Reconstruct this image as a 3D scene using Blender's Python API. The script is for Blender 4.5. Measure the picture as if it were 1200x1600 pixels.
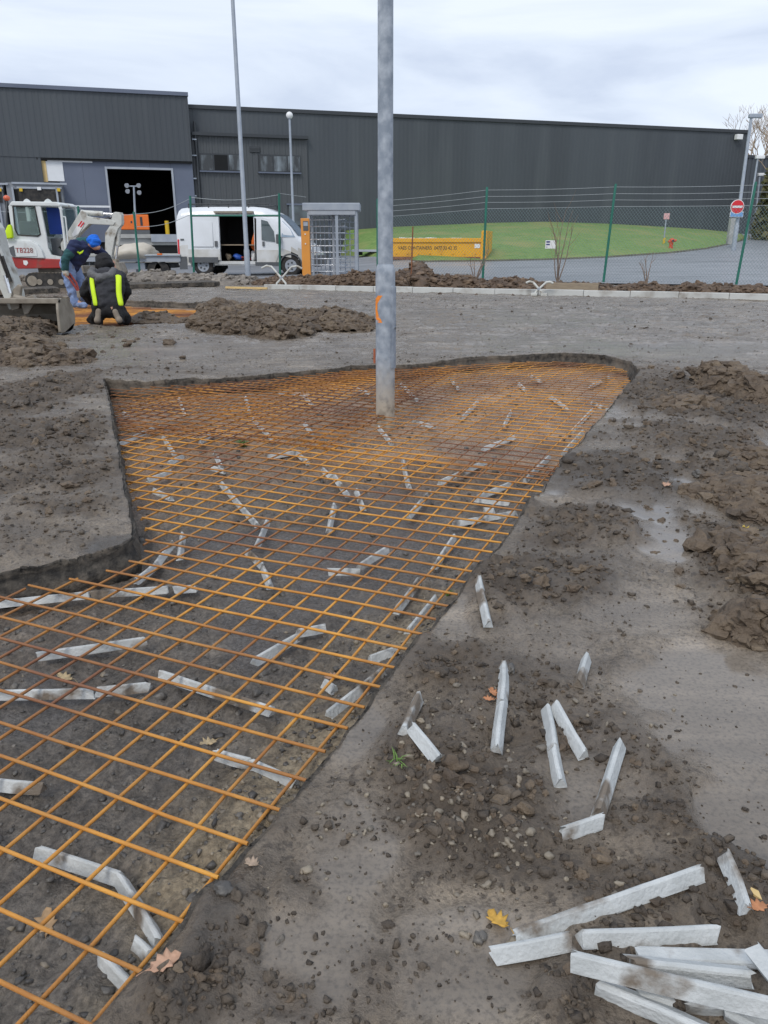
import bpy, bmesh, math, random
import numpy as np
from mathutils import Vector, Matrix, Quaternion

for o in list(bpy.data.objects):
    bpy.data.objects.remove(o)
SC = bpy.context.scene
C = SC.collection
R = math.radians
random.seed(7)
rng = np.random.default_rng(7)

# ------------------------------------------------------------------ camera
CAMH, FPX = 1.10, 1200.0
PITCH = math.atan((800 - 381) / FPX)
cam_d = bpy.data.cameras.new('camera')
cam = bpy.data.objects.new('camera', cam_d)
C.objects.link(cam)
cam.location = (0, 0, CAMH)
cam.rotation_euler = (R(90) - PITCH, 0, 0)
cam_d.sensor_fit = 'VERTICAL'
cam_d.sensor_height = 24.0
cam_d.lens = 24.0 * FPX / 1600.0
cam_d.clip_start = 0.05
cam_d.clip_end = 2000
SC.camera = cam

# ------------------------------------------------------------------ sky, sun, exposure
SUN_EL, SUN_AZ = R(48), R(205)
w = bpy.data.worlds.new('World')
SC.world = w
w.use_nodes = True
nt = w.node_tree
for n in list(nt.nodes):
    nt.nodes.remove(n)
def wn(t, **k):
    n = nt.nodes.new(t)
    for a, b in k.items():
        setattr(n, a, b)
    return n
wo = wn('ShaderNodeOutputWorld'); bg = wn('ShaderNodeBackground')
sky = wn('ShaderNodeTexSky', sky_type='NISHITA', sun_disc=False, sun_elevation=SUN_EL, sun_rotation=SUN_AZ)
sky.air_density = 1.0; sky.dust_density = 2.0; sky.ozone_density = 1.0
tc = wn('ShaderNodeTexCoord')
mp = wn('ShaderNodeMapping'); mp.inputs['Scale'].default_value = (1.0, 1.0, 4.2)
mp.inputs['Location'].default_value = (7.3, 2.4, 1.7)
n1 = wn('ShaderNodeTexNoise'); n1.inputs['Scale'].default_value = 2.6; n1.inputs['Detail'].default_value = 7; n1.inputs['Roughness'].default_value = 0.52
n1.inputs['Distortion'].default_value = 0.5
r1 = wn('ShaderNodeValToRGB')                     # overcast deck: grey-blue bellies to bright gaps
r1.color_ramp.elements[0].position = 0.36; r1.color_ramp.elements[0].color = (6.7, 7.6, 9.3, 1)
r1.color_ramp.elements[1].position = 0.62; r1.color_ramp.elements[1].color = (9.2, 10.0, 11.2, 1)
e = r1.color_ramp.elements.new(0.48); e.color = (8.0, 8.9, 10.4, 1)
mixw = wn('ShaderNodeMixRGB'); mixw.inputs[0].default_value = 0.93
nt.links.new(tc.outputs['Generated'], mp.inputs['Vector'])
nt.links.new(mp.outputs[0], n1.inputs['Vector'])
nt.links.new(n1.outputs['Fac'], r1.inputs[0])
nt.links.new(sky.outputs[0], mixw.inputs[1])
nt.links.new(r1.outputs[0], mixw.inputs[2])
nt.links.new(mixw.outputs[0], bg.inputs['Color'])
bg.inputs['Strength'].default_value = 0.095
nt.links.new(bg.outputs[0], wo.inputs['Surface'])

sun_d = bpy.data.lights.new('sun', 'SUN')
sun_d.energy = 1.5; sun_d.angle = R(18); sun_d.color = (1.0, 0.94, 0.86)
sun = bpy.data.objects.new('sun', sun_d); C.objects.link(sun)
sd = Vector((math.sin(SUN_AZ) * math.cos(SUN_EL), math.cos(SUN_AZ) * math.cos(SUN_EL), math.sin(SUN_EL)))
sun.rotation_euler = sd.to_track_quat('Z', 'Y').to_euler()
SC.view_settings.view_transform = 'Standard'
SC.view_settings.look = 'None'
SC.view_settings.exposure = 0.08
SC.view_settings.gamma = 1.0
SC.view_settings.use_curve_mapping = False
SC.cycles.max_bounces = 6

# ------------------------------------------------------------------ measuring helpers (photograph pixel -> metres)
def ray(px, py):
    u = (px - 600) / FPX; v = (py - 800) / FPX
    c, s = math.cos(PITCH), math.sin(PITCH)
    return Vector((u, c - v * s, -s - v * c))
def G(px, py, z=0.0):                 # point on the level plane z
    d = ray(px, py); t = (z - CAMH) / d.z
    return Vector((d.x * t, d.y * t, z))
def V(px, py, Y):                     # point on the upright plane y = Y
    d = ray(px, py); t = Y / d.y
    return Vector((d.x * t, Y, CAMH + d.z * t))

# ------------------------------------------------------------------ noise
def _h(ix, iy, seed):
    n = (ix.astype(np.int64) * 374761393 + iy.astype(np.int64) * 668265263 + seed * 1274126177) & 0xffffffff
    n = ((n ^ (n >> 13)) * 1274126177) & 0xffffffff
    n = n ^ (n >> 16)
    return (n & 0xffff) / 65535.0
def vnoise(x, y, seed=0):
    ix = np.floor(x); iy = np.floor(y); fx = x - ix; fy = y - iy
    fx = fx * fx * fx * (fx * (fx * 6 - 15) + 10); fy = fy * fy * fy * (fy * (fy * 6 - 15) + 10)
    a = _h(ix, iy, seed); b = _h(ix + 1, iy, seed); c = _h(ix, iy + 1, seed); d = _h(ix + 1, iy + 1, seed)
    return (a + (b - a) * fx) * (1 - fy) + (c + (d - c) * fx) * fy
def fbm(x, y, oct=4, seed=0, gain=0.5):
    s = np.zeros_like(x); a = 1.0; t = 0.0
    for k in range(oct):
        s += a * vnoise(x * 2 ** k + 17.3 * k, y * 2 ** k - 9.1 * k, seed + k); t += a; a *= gain
    return s / t                       # 0..1
def worley(x, y, seed=0):
    ix = np.floor(x); iy = np.floor(y); best = np.full_like(x, 9.0); cid = np.zeros_like(x)
    for dx in (-1, 0, 1):
        for dy in (-1, 0, 1):
            jx = ix + dx; jy = iy + dy
            px = jx + _h(jx, jy, seed); py = jy + _h(jx, jy, seed + 5)
            d = (px - x) ** 2 + (py - y) ** 2
            m = d < best; best = np.where(m, d, best); cid = np.where(m, _h(jx, jy, seed + 9), cid)
    return np.sqrt(best), cid
def sstep(a, b, x):
    t = np.clip((x - a) / (b - a), 0, 1); return t * t * (3 - 2 * t)

# ------------------------------------------------------------------ mesh helpers
def link(o, parent=None):
    C.objects.link(o)
    if parent is not None: o.parent = parent
    return o
def np_mesh(name, Vv, F, m=None, parent=None, smooth=True, attrs=None):
    Vv = np.asarray(Vv, np.float32); F = np.asarray(F, np.int32)
    me = bpy.data.meshes.new(name); k = F.shape[1]
    me.vertices.add(len(Vv)); me.vertices.foreach_set('co', Vv.ravel())
    me.loops.add(F.size); me.loops.foreach_set('vertex_index', F.ravel())
    me.polygons.add(len(F)); me.polygons.foreach_set('loop_start', np.arange(0, F.size, k, dtype=np.int32))
    me.polygons.foreach_set('use_smooth', np.full(len(F), smooth, bool))
    me.update(calc_edges=True); me.validate()
    if attrs:
        for nm, a in attrs.items():
            at = me.attributes.new(nm, 'FLOAT', 'POINT'); at.data.foreach_set('value', np.asarray(a, np.float32))
    if m: me.materials.append(m)
    o = bpy.data.objects.new(name, me)
    return link(o, parent)
def tag(o, label=None, cat=None, group=None, kind=None):
    if label: o['label'] = label
    if cat: o['category'] = cat
    if group: o['group'] = group
    if kind: o['kind'] = kind
    return o
def empty(name, loc=(0, 0, 0), rz=0.0, label=None, cat=None, group=None):
    o = bpy.data.objects.new(name, None); C.objects.link(o)
    o.location = loc; o.rotation_euler = (0, 0, rz); o.empty_display_size = 0.2
    return tag(o, label, cat, group)

class MB:
    """collects shapes for ONE mesh object"""
    def __init__(s): s.bm = bmesh.new()
    def box(s, lo, hi, bevel=0.0, rot=None, at=None):
        r = bmesh.ops.create_cube(s.bm, size=1.0)['verts']
        lo = Vector(lo); hi = Vector(hi); c = (lo + hi) / 2; d = hi - lo
        for v in r: v.co = Vector((v.co.x * d.x, v.co.y * d.y, v.co.z * d.z))
        if bevel > 0:
            ed = list({e for v in r for e in v.link_edges})
            nv = bmesh.ops.bevel(s.bm, geom=ed, offset=bevel, segments=2, affect='EDGES', profile=0.6)
            r = list({v for f in nv['faces'] for v in f.verts} | {v for v in r if v.is_valid})
        for v in r:
            if rot: v.co = rot @ v.co
            v.co += c if at is None else Vector(at)
        return s
    def tube(s, pts, rad, n=8, cap=True):
        pts = [Vector(p) for p in pts]
        if not hasattr(rad, '__len__'): rad = [rad] * len(pts)
        rings = []; up = None
        for i, p in enumerate(pts):
            if i == 0: t = pts[1] - p
            elif i == len(pts) - 1: t = p - pts[i - 1]
            else: t = (pts[i + 1] - p).normalized() + (p - pts[i - 1]).normalized()
            t.normalize()
            if up is None:
                up = Vector((0, 0, 1)) if abs(t.z) < 0.9 else Vector((1, 0, 0))
            a = t.cross(up).normalized(); b = a.cross(t).normalized(); up = b
            rings.append([s.bm.verts.new(p + (a * math.cos(2 * math.pi * k / n) + b * math.sin(2 * math.pi * k / n)) * rad[i]) for k in range(n)])
        for i in range(len(rings) - 1):
            for k in range(n):
                f = s.bm.faces.new((rings[i][k], rings[i][(k + 1) % n], rings[i + 1][(k + 1) % n], rings[i + 1][k])); f.smooth = True
        if cap:
            s.bm.faces.new([s.bm.verts.new(v.co) for v in rings[0][::-1]]); s.bm.faces.new([s.bm.verts.new(v.co) for v in rings[-1]])
        return s
    def ball(s, c, r, sub=2, sc=(1, 1, 1)):
        vs = bmesh.ops.create_icosphere(s.bm, subdivisions=sub, radius=r)['verts']
        for v in vs: v.co = Vector((v.co.x * sc[0], v.co.y * sc[1], v.co.z * sc[2])) + Vector(c)
        for f in {f for v in vs for f in v.link_faces}: f.smooth = True
        return s
    def prism(s, poly, dvec, bevel=0.0):
        """poly: 3-D points of a flat outline, extruded by dvec"""
        d = Vector(dvec)
        a = [s.bm.verts.new(Vector(p)) for p in poly]; b = [s.bm.verts.new(Vector(p) + d) for p in poly]
        n = len(a)
        fs = [s.bm.faces.new(a), s.bm.faces.new(b[::-1])]
        for i in range(n): fs.append(s.bm.faces.new((a[i], b[i], b[(i + 1) % n], a[(i + 1) % n])))
        bmesh.ops.recalc_face_normals(s.bm, faces=fs)
        if bevel > 0:
            ed = list({e for f in fs for e in f.edges})
            bmesh.ops.bevel(s.bm, geom=ed, offset=bevel, segments=2, affect='EDGES', profile=0.6)
        return s
    def quad(s, p):
        s.bm.faces.new([s.bm.verts.new(Vector(q)) for q in p]); return s
    def build(s, name, m=None, parent=None, smooth=None):
        bmesh.ops.recalc_face_normals(s.bm, faces=s.bm.faces[:]); me = bpy.data.meshes.new(name); s.bm.to_mesh(me); s.bm.free()
        if m: me.materials.append(m)
        if smooth is not None:
            for p in me.polygons: p.use_smooth = smooth
        return link(bpy.data.objects.new(name, me), parent)

def text_mesh(name, body, size, m, parent, M, extrude=0.004, space=1.0, sx=1.0):
    cu = bpy.data.curves.new(name, 'FONT'); cu.body = body; cu.size = size; cu.extrude = extrude
    cu.align_x = 'CENTER'; cu.align_y = 'CENTER'; cu.space_character = space; cu.resolution_u = 3
    t = bpy.data.objects.new(name, cu); C.objects.link(t)
    dg = bpy.context.evaluated_depsgraph_get(); dg.update()
    me = bpy.data.meshes.new_from_object(t.evaluated_get(dg))
    bpy.data.objects.remove(t)
    me.transform(M @ Matrix.Diagonal((sx, 1, 1, 1))); me.materials.clear(); me.materials.append(m)
    return link(bpy.data.objects.new(name, me), parent)

# ------------------------------------------------------------------ materials
def mat(name, c1, c2=None, worlddirt=False, sc=6.0, rough=0.6, metal=0.0, rough2=None, bump=0.0, bsc=60.0, detail=6, lo=0.35, hi=0.65,
        dirt=None, dsc=3.0, dlo=0.55, dhi=0.7, spec=0.5, stretch=None, rand=False, coat=0.0):
    m = bpy.data.materials.new(name); m.use_nodes = True
    t = m.node_tree; b = t.nodes['Principled BSDF']
    def nn(k, **kw):
        n = t.nodes.new(k)
        for a, v in kw.items(): setattr(n, a, v)
        return n
    co = nn('ShaderNodeTexCoord'); vec = co.outputs['Object']
    if rand:
        oi = nn('ShaderNodeObjectInfo'); ad = nn('ShaderNodeVectorMath', operation='ADD'); ml = nn('ShaderNodeMath', operation='MULTIPLY')
        ml.inputs[1].default_value = 37.0; t.links.new(oi.outputs['Random'], ml.inputs[0])
        t.links.new(vec, ad.inputs[0]); t.links.new(ml.outputs[0], ad.inputs[1]); vec = ad.outputs[0]
    if stretch:
        mp_ = nn('ShaderNodeMapping'); mp_.inputs['Scale'].default_value = stretch; t.links.new(vec, mp_.inputs['Vector']); vec = mp_.outputs[0]
    def noise(s, d=detail):
        nonlocal vec
        n = nn('ShaderNodeTexNoise'); n.inputs['Scale'].default_value = s; n.inputs['Detail'].default_value = d
        t.links.new(vec, n.inputs['Vector']); return n.outputs['Fac']
    def ramp(src, a, bb, ca=(0, 0, 0, 1), cb=(1, 1, 1, 1)):
        r = nn('ShaderNodeValToRGB'); r.color_ramp.elements[0].position = a; r.color_ramp.elements[1].position = bb
        r.color_ramp.elements[0].color = ca; r.color_ramp.elements[1].color = cb; t.links.new(src, r.inputs[0]); return r.outputs[0]
    def rgba(c): return (c[0], c[1], c[2], 1)
    col = None
    if c2:
        f = noise(sc); col = ramp(f, lo, hi, rgba(c1), rgba(c2))
    if dirt:
        mx = nn('ShaderNodeMixRGB')
        if worlddirt: vec = co.outputs['Object']
        f2 = ramp(noise(dsc), dlo, dhi); t.links.new(f2, mx.inputs[0])
        if col: t.links.new(col, mx.inputs[1])
        else: mx.inputs[1].default_value = rgba(c1)
        mx.inputs[2].default_value = rgba(dirt); col = mx.outputs[0]
    if col: t.links.new(col, b.inputs['Base Color'])
    else: b.inputs['Base Color'].default_value = rgba(c1)
    b.inputs['Roughness'].default_value = rough; b.inputs['Metallic'].default_value = metal
    b.inputs['Specular IOR Level'].default_value = spec
    b.inputs['Coat Weight'].default_value = coat
    if rough2 is not None:
        f = noise(sc * 1.7); r = ramp(f, 0.35, 0.65, (rough,) * 3 + (1,), (rough2,) * 3 + (1,)); t.links.new(r, b.inputs['Roughness'])
    if bump:
        bp = nn('ShaderNodeBump'); bp.inputs['Strength'].default_value = bump; bp.inputs['Distance'].default_value = 0.01
        t.links.new(noise(bsc), bp.inputs['Height']); t.links.new(bp.outputs[0], b.inputs['Normal'])
    return m
M = {}
M['rebar'] = mat('rusted_bar', (0.48, 0.20, 0.032), (0.68, 0.33, 0.058), sc=9, rough=0.62, bump=0.3, bsc=300, dirt=(0.21, 0.088, 0.042), dsc=1.3, dlo=0.42, dhi=0.62, rand=True, worlddirt=True)
M['rebar_dull'] = mat('dull_rusted_bar', (0.26, 0.105, 0.03), (0.44, 0.185, 0.035), sc=5, rough=0.7, bump=0.3, bsc=300, dirt=(0.15, 0.062, 0.032), dsc=1.2, dlo=0.42, dhi=0.60, rand=True, worlddirt=True)
M['spacer'] = mat('fibre_concrete', (0.43, 0.45, 0.45), (0.56, 0.58, 0.58), sc=14, rough=0.75, bump=0.4, bsc=120, dirt=(0.17, 0.14, 0.11), dsc=7, dlo=0.55, dhi=0.63, rand=True)
M['galv'] = mat('galvanised_steel', (0.235, 0.275, 0.33), (0.42, 0.465, 0.52), sc=16, lo=0.38, hi=0.68, rough=0.5, rough2=0.65, metal=0.1, bump=0.05, bsc=40)
M['galv_far'] = mat('grey_painted_steel', (0.30, 0.34, 0.40), (0.36, 0.40, 0.45), sc=4, rough=0.5, metal=0.2)
M['clad'] = mat('anthracite_cladding', (0.050, 0.058, 0.067), (0.062, 0.072, 0.082), sc=0.5, rough=0.45, rough2=0.55, stretch=(1, 1, 0.12), dirt=(0.072, 0.082, 0.09), dsc=0.9, dlo=0.5, dhi=0.75)
M['clad2'] = mat('anthracite_cladding_old', (0.066, 0.073, 0.079), (0.072, 0.079, 0.085), sc=0.35, rough=0.5)
M['trim'] = mat('dark_trim', (0.035, 0.040, 0.046), rough=0.5)
M['bluepanel'] = mat('blue_grey_panel', (0.105, 0.125, 0.175), (0.125, 0.147, 0.20), sc=0.7, rough=0.55)
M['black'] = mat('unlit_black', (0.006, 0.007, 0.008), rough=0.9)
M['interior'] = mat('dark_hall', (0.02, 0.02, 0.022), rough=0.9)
M['white'] = mat('white_paint', (0.72, 0.74, 0.76), (0.66, 0.68, 0.70), sc=2, rough=0.35)
M['vanwhite'] = mat('van_white', (0.74, 0.77, 0.81), (0.68, 0.71, 0.74), sc=1.5, rough=0.28, coat=0.3)
M['vandirt'] = mat('van_road_film', (0.52, 0.51, 0.47), (0.66, 0.67, 0.67), sc=2.5, rough=0.55)
M['plastic'] = mat('dark_grey_plastic', (0.085, 0.092, 0.10), (0.10, 0.107, 0.115), sc=5, rough=0.6)
M['shelter'] = mat('grey_dock_shelter', (0.21, 0.225, 0.245), (0.25, 0.265, 0.285), sc=1.5, rough=0.6)
M['rubber'] = mat('black_rubber', (0.018, 0.018, 0.019), (0.05, 0.045, 0.04), sc=8, rough=0.8)
M['glass'] = mat('dark_glass', (0.025, 0.032, 0.036), (0.09, 0.12, 0.13), sc=1.2, rough=0.06, spec=0.8)
M['winglass'] = mat('office_glass', (0.006, 0.009, 0.011), (0.20, 0.24, 0.27), sc=1.8, rough=0.08, spec=0.8, stretch=(1.6, 1.6, 0.5), lo=0.42, hi=0.72)  # dark panes; pale streaks imitate reflections, painted into the glass colour
M['red'] = mat('red_paint', (0.42, 0.025, 0.022), (0.30, 0.03, 0.026), sc=4, rough=0.4, dirt=(0.16, 0.10, 0.075), dsc=3)
M['excwhite'] = mat('machine_off_white', (0.60, 0.63, 0.63), (0.68, 0.71, 0.71), sc=2.2, rough=0.38, dirt=(0.36, 0.33, 0.28), dsc=3.2, dlo=0.62, dhi=0.82)
M['armwhite'] = mat('worn_arm_white', (0.50, 0.51, 0.48), (0.60, 0.61, 0.58), sc=5, rough=0.5, dirt=(0.22, 0.19, 0.15), dsc=5, dlo=0.52, dhi=0.68)
M['chrome'] = mat('cylinder_rod', (0.75, 0.76, 0.78), rough=0.15, metal=0.9)
M['muddysteel'] = mat('muddy_steel', (0.30, 0.265, 0.215), (0.20, 0.17, 0.135), sc=7, rough=0.6, bump=0.4, bsc=30)
M['bladesteel'] = mat('worn_steel', (0.42, 0.45, 0.50), (0.30, 0.33, 0.37), sc=5, rough=0.28, metal=0.7)
M['orange'] = mat('orange_paint', (0.78, 0.17, 0.02), (0.70, 0.15, 0.02), sc=2, rough=0.4)
M['pillar'] = mat('orange_pillar', (0.72, 0.30, 0.05), (0.66, 0.27, 0.05), sc=2, rough=0.45)
M['skip'] = mat('skip_yellow', (0.80, 0.40, 0.012), (0.74, 0.36, 0.012), sc=1.6, rough=0.4, dirt=(0.5, 0.25, 0.03), dsc=1.2, dlo=0.6, dhi=0.8)
M['rust'] = mat('rust_brown', (0.18, 0.075, 0.04), (0.26, 0.12, 0.06), sc=8, rough=0.85)
M['ink'] = mat('black_lettering', (0.035, 0.028, 0.02), rough=0.6)
M['green'] = mat('green_coated_steel', (0.010, 0.125, 0.088), (0.014, 0.15, 0.105), sc=3, rough=0.42)
M['mesh'] = mat('green_wire', (0.16, 0.24, 0.24), (0.20, 0.28, 0.28), sc=0.5, rough=0.5)
M['wire'] = mat('galvanised_wire', (0.38, 0.42, 0.44), rough=0.4, metal=0.4)
M['kerb'] = mat('new_concrete_kerb', (0.48, 0.49, 0.475), (0.56, 0.57, 0.55), sc=3, rough=0.7, bump=0.1, bsc=80, dirt=(0.30, 0.28, 0.25), dsc=2.0, rand=True)
M['concrete'] = mat('dock_concrete', (0.36, 0.36, 0.345), (0.46, 0.46, 0.44), sc=1.2, rough=0.8, dirt=(0.24, 0.24, 0.23), dsc=0.8)
M['timber'] = mat('weathered_timber', (0.33, 0.27, 0.19), (0.24, 0.19, 0.14), sc=6, rough=0.8, stretch=(1, 8, 8))
M['newtimber'] = mat('pale_timber', (0.68, 0.50, 0.22), (0.60, 0.43, 0.2), sc=6, rough=0.7)
M['bark'] = mat('grey_brown_bark', (0.16, 0.12, 0.10), (0.24, 0.19, 0.15), sc=9, rough=0.9)
M['twig'] = mat('brown_twig', (0.20, 0.13, 0.085), (0.28, 0.19, 0.12), sc=9, rough=0.9)
M['fartree'] = mat('winter_twigs', (0.33, 0.26, 0.19), (0.42, 0.33, 0.24), sc=2, rough=0.95)
M['ivy'] = mat('ivy_leaf', (0.07, 0.085, 0.03), (0.14, 0.12, 0.05), sc=3, rough=0.7)
M['navy'] = mat('navy_cloth', (0.016, 0.025, 0.075), (0.024, 0.035, 0.095), sc=14, rough=0.9, bump=0.2, bsc=40)
M['teal'] = mat('teal_cloth', (0.018, 0.075, 0.085), (0.025, 0.095, 0.10), sc=14, rough=0.9)
M['jeans'] = mat('blue_denim', (0.17, 0.25, 0.45), (0.24, 0.33, 0.54), sc=10, rough=0.9, bump=0.2, bsc=30, dirt=(0.17, 0.17, 0.2), dsc=6)
M['hatblue'] = mat('bright_blue_knit', (0.012, 0.13, 0.62), (0.016, 0.16, 0.70), sc=30, rough=0.95)
M['blackcloth'] = mat('black_cloth', (0.010, 0.010, 0.012), (0.018, 0.018, 0.02), sc=12, rough=0.9)
M['charcoal'] = mat('charcoal_fleece', (0.030, 0.031, 0.037), (0.042, 0.043, 0.050), sc=14, rough=0.95, bump=0.2, bsc=40)
M['hoodgrey'] = mat('grey_hood', (0.10, 0.10, 0.105), (0.135, 0.135, 0.14), sc=12, rough=0.95)
M['hivis'] = mat('fluorescent_yellow', (0.62, 0.86, 0.015), (0.56, 0.78, 0.015), sc=10, rough=0.7)
M['skin'] = mat('skin', (0.50, 0.28, 0.20), rough=0.55)
M['sole'] = mat('muddy_sole', (0.20, 0.165, 0.13), (0.28, 0.235, 0.19), sc=10, rough=0.85)
M['glove'] = mat('work_glove', (0.45, 0.44, 0.38), rough=0.8)
M['bluescreen'] = mat('blue_sunshade', (0.012, 0.05, 0.32), (0.016, 0.065, 0.38), sc=4, rough=0.5)
M['beacon'] = mat('orange_beacon', (0.62, 0.13, 0.06), rough=0.3)
M['yellowpost'] = mat('yellow_post', (0.60, 0.40, 0.02), rough=0.5)
M['signred'] = mat('sign_red', (0.62, 0.02, 0.03), rough=0.4)
M['signblue'] = mat('sign_blue', (0.16, 0.34, 0.62), rough=0.4)
M['signnavy'] = mat('sign_navy', (0.02, 0.03, 0.16), rough=0.4)
M['signwhite'] = mat('sign_white', (0.75, 0.76, 0.76), rough=0.4)
M['hydrant'] = mat('hydrant_red', (0.60, 0.085, 0.03), (0.55, 0.08, 0.03), sc=8, rough=0.5)
M['spray'] = mat('orange_spray_paint', (0.95, 0.30, 0.02), (0.80, 0.24, 0.03), sc=40, rough=0.6)
M['hose'] = mat('red_handle', (0.30, 0.05, 0.04), rough=0.6)
M['bluebag'] = mat('blue_plastic', (0.03, 0.10, 0.42), rough=0.5)
M['plate'] = mat('grey_plate', (0.30, 0.33, 0.38), (0.36, 0.39, 0.43), sc=3, rough=0.5)
# ================================================================== GROUND
def terrain(x, y):
    """broad levels: flat site; beyond the fence the land climbs gently on the right"""
    x = np.asarray(x, float); y = np.asarray(y, float)
    return 0.045 * np.clip(y - 23.0, 0, 40) * sstep(-6, 2, x)

def g2(px, py): 
    p = G(px, py); return (p.x, p.y)
PIT = [g2(*p) for p in [(163, 595), (230, 596), (300, 592), (430, 583), (560, 571), (640, 569), (760, 556), (880, 550), (945, 554), (985, 566), (1000, 582),
       (985, 604), (930, 664), (850, 764), (790, 843), (720, 925), (640, 1024), (545, 1135), (465, 1238), (385, 1330), (300, 1435), (220, 1530), (165, 1590)]]
PIT += [(-0.50, 0.62), (-0.72, 0.05), (-3.4, 0.05), (-3.4, 0.95)]
PIT += [g2(*p) for p in [(0, 888), (60, 879), (130, 865), (190, 848), (206, 838), (203, 815), (190, 740), (178, 670)]]
N_BACK, N_RIGHT = 10, 22              # vertex ranges: back wall 0..10, right rim 10..24
PIT2 = [g2(*p) for p in [(-60, 458), (0, 461), (100, 464), (190, 468), (300, 472), (430, 479), (570, 488), (560, 493), (440, 496), (330, 499), (200, 508), (90, 512), (-60, 508)]]

def dens(poly, step):
    out = []
    n = len(poly)
    for i in range(n):
        a = np.array(poly[i]); b = np.array(poly[(i + 1) % n]); L = np.linalg.norm(b - a); k = max(1, int(L / step))
        for j in range(k): out.append(a + (b - a) * j / k)
    return np.array(out)
def rough_poly(poly, step, amp, seed):
    P = dens(poly, step); s = np.concatenate([[0], np.cumsum(np.linalg.norm(np.diff(P, axis=0), axis=1))])
    T = np.roll(P, -1, 0) - np.roll(P, 1, 0); T /= np.linalg.norm(T, axis=1)[:, None] + 1e-9
    nrm = np.stack([T[:, 1], -T[:, 0]], 1)
    off = (fbm(s * 2.2, s * 0 + seed, 3, seed) - 0.5) * amp * 2.0 + (fbm(s * 14, s * 0 + seed, 2, seed + 3) - 0.5) * amp * 0.9
    return P + nrm * off[:, None]
def sdist(px, py, poly):
    """signed distance (negative inside) and nearest point"""
    px = px.ravel(); py = py.ravel(); best = np.full(px.shape, 1e9); bx = np.zeros_like(px); by = np.zeros_like(px)
    ins = np.zeros(px.shape, bool); n = len(poly)
    for i in range(n):
        ax, ay = poly[i]; cx, cy = poly[(i + 1) % n]; ex, ey = cx - ax, cy - ay
        t = np.clip(((px - ax) * ex + (py - ay) * ey) / (ex * ex + ey * ey + 1e-12), 0, 1)
        qx = ax + t * ex; qy = ay + t * ey; d = (px - qx) ** 2 + (py - qy) ** 2
        m = d < best; best = np.where(m, d, best); bx = np.where(m, qx, bx); by = np.where(m, qy, by)
        cond = ((ay > py) != (cy > py)) & (px < (cx - ax) * (py - ay) / (cy - ay + 1e-12) + ax)
        ins ^= cond
    d = np.sqrt(best); return np.where(ins, -d, d), bx, by
PITR = rough_poly(PIT, 0.03, 0.014, 3)
PIT2R = rough_poly(PIT2, 0.10, 0.05, 11)

# areas of churned earth / standing water, given as (px, py, rx, ry, strength) in the photograph
def area(px, py, rx, ry, k):
    c = G(px, py); a = G(px + rx, py); b0 = G(px, py - ry); b1 = G(px, py + ry)
    return (c.x, (b0.y + b1.y) / 2, abs(a.x - c.x), abs(b0.y - b1.y) / 2, k)
EARTH = [area(*a) for a in [(1110, 640, 150, 55, 1.0), (1010, 585, 90, 16, .7), (1190, 900, 75, 120, 1.0), (1080, 690, 130, 45, .9), (1185, 780, 90, 60, 1.0),
    (965, 745, 105, 38, .9), (920, 822, 115, 36, .9), (860, 900, 115, 42, .8), (820, 980, 60, 25, .25), (690, 1045, 75, 45, .85), (800, 1105, 140, 75, .55),
    (690, 1240, 130, 105, .95), (760, 1310, 120, 55, .7), (300, 1555, 65, 50, .7), (350, 1470, 60, 90, .6), (470, 1395, 45, 45, .45), (540, 1300, 55, 60, .35),
    (45, 620, 110, 38, 1.0), (60, 690, 130, 40, .9), (60, 745, 120, 30, .8), (90, 790, 120, 26, .6), (60, 840, 120, 22, .5),
    (260, 582, 80, 10, .4), (1130, 1390, 80, 60, .8), (1000, 1380, 90, 30, .5), (1010, 1290, 60, 40, .45), (880, 1340, 60, 40, .4), (990, 1190, 60, 45, .3), (640, 1500, 120, 60, .25),
    (420, 1560, 90, 50, .5), (900, 1560, 80, 40, .3)]]
WET = [area(*a) for a in [(1010, 815, 130, 52, 1.0), (1060, 738, 95, 24, 1.0), (1165, 700, 60, 40, .6), (1050, 545, 220, 14, .5), (820, 535, 250, 16, .35), (1190, 640, 40, 30, .9), (1130, 1090, 120, 110, .8), (1010, 960, 90, 60, .5),
    (930, 1110, 60, 90, .3), (560, 1330, 90, 110, .7), (480, 1480, 130, 110, .6), (720, 1480, 140, 90, .55), (1180, 1290, 70, 60, .7), (560, 1140, 60, 60, .6), (930, 1230, 70, 60, .5), (860, 1000, 60, 40, .4),
    (700, 500, 400, 20, .35), (950, 640, 50, 20, .6), (300, 545, 250, 14, .4), (700, 940, 30, 60, .5)]]
DARK = [area(*a) for a in [(965, 745, 110, 38, .6), (1150, 1350, 60, 40, .8), (340, 1440, 40, 110, .7), (860, 900, 110, 40, .4), (1130, 640, 80, 40, .35), (180, 850, 40, 14, 1.0)]]
def mask(x, y, L, seed, sharp=0.35):
    out = np.zeros_like(x); wob = (fbm(x * 2.5, y * 2.5, 4, seed) - 0.5) * 1.3 + (fbm(x * 11, y * 11, 2, seed + 4) - 0.5) * 0.5
    for (cx, cy, rx, ry, k) in L:
        r = np.sqrt(((x - cx) / rx) ** 2 + ((y - cy) / ry) ** 2) + wob
        out = np.maximum(out, k * (1 - sstep(1 - sharp, 1 + sharp, r)))
    return out
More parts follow.
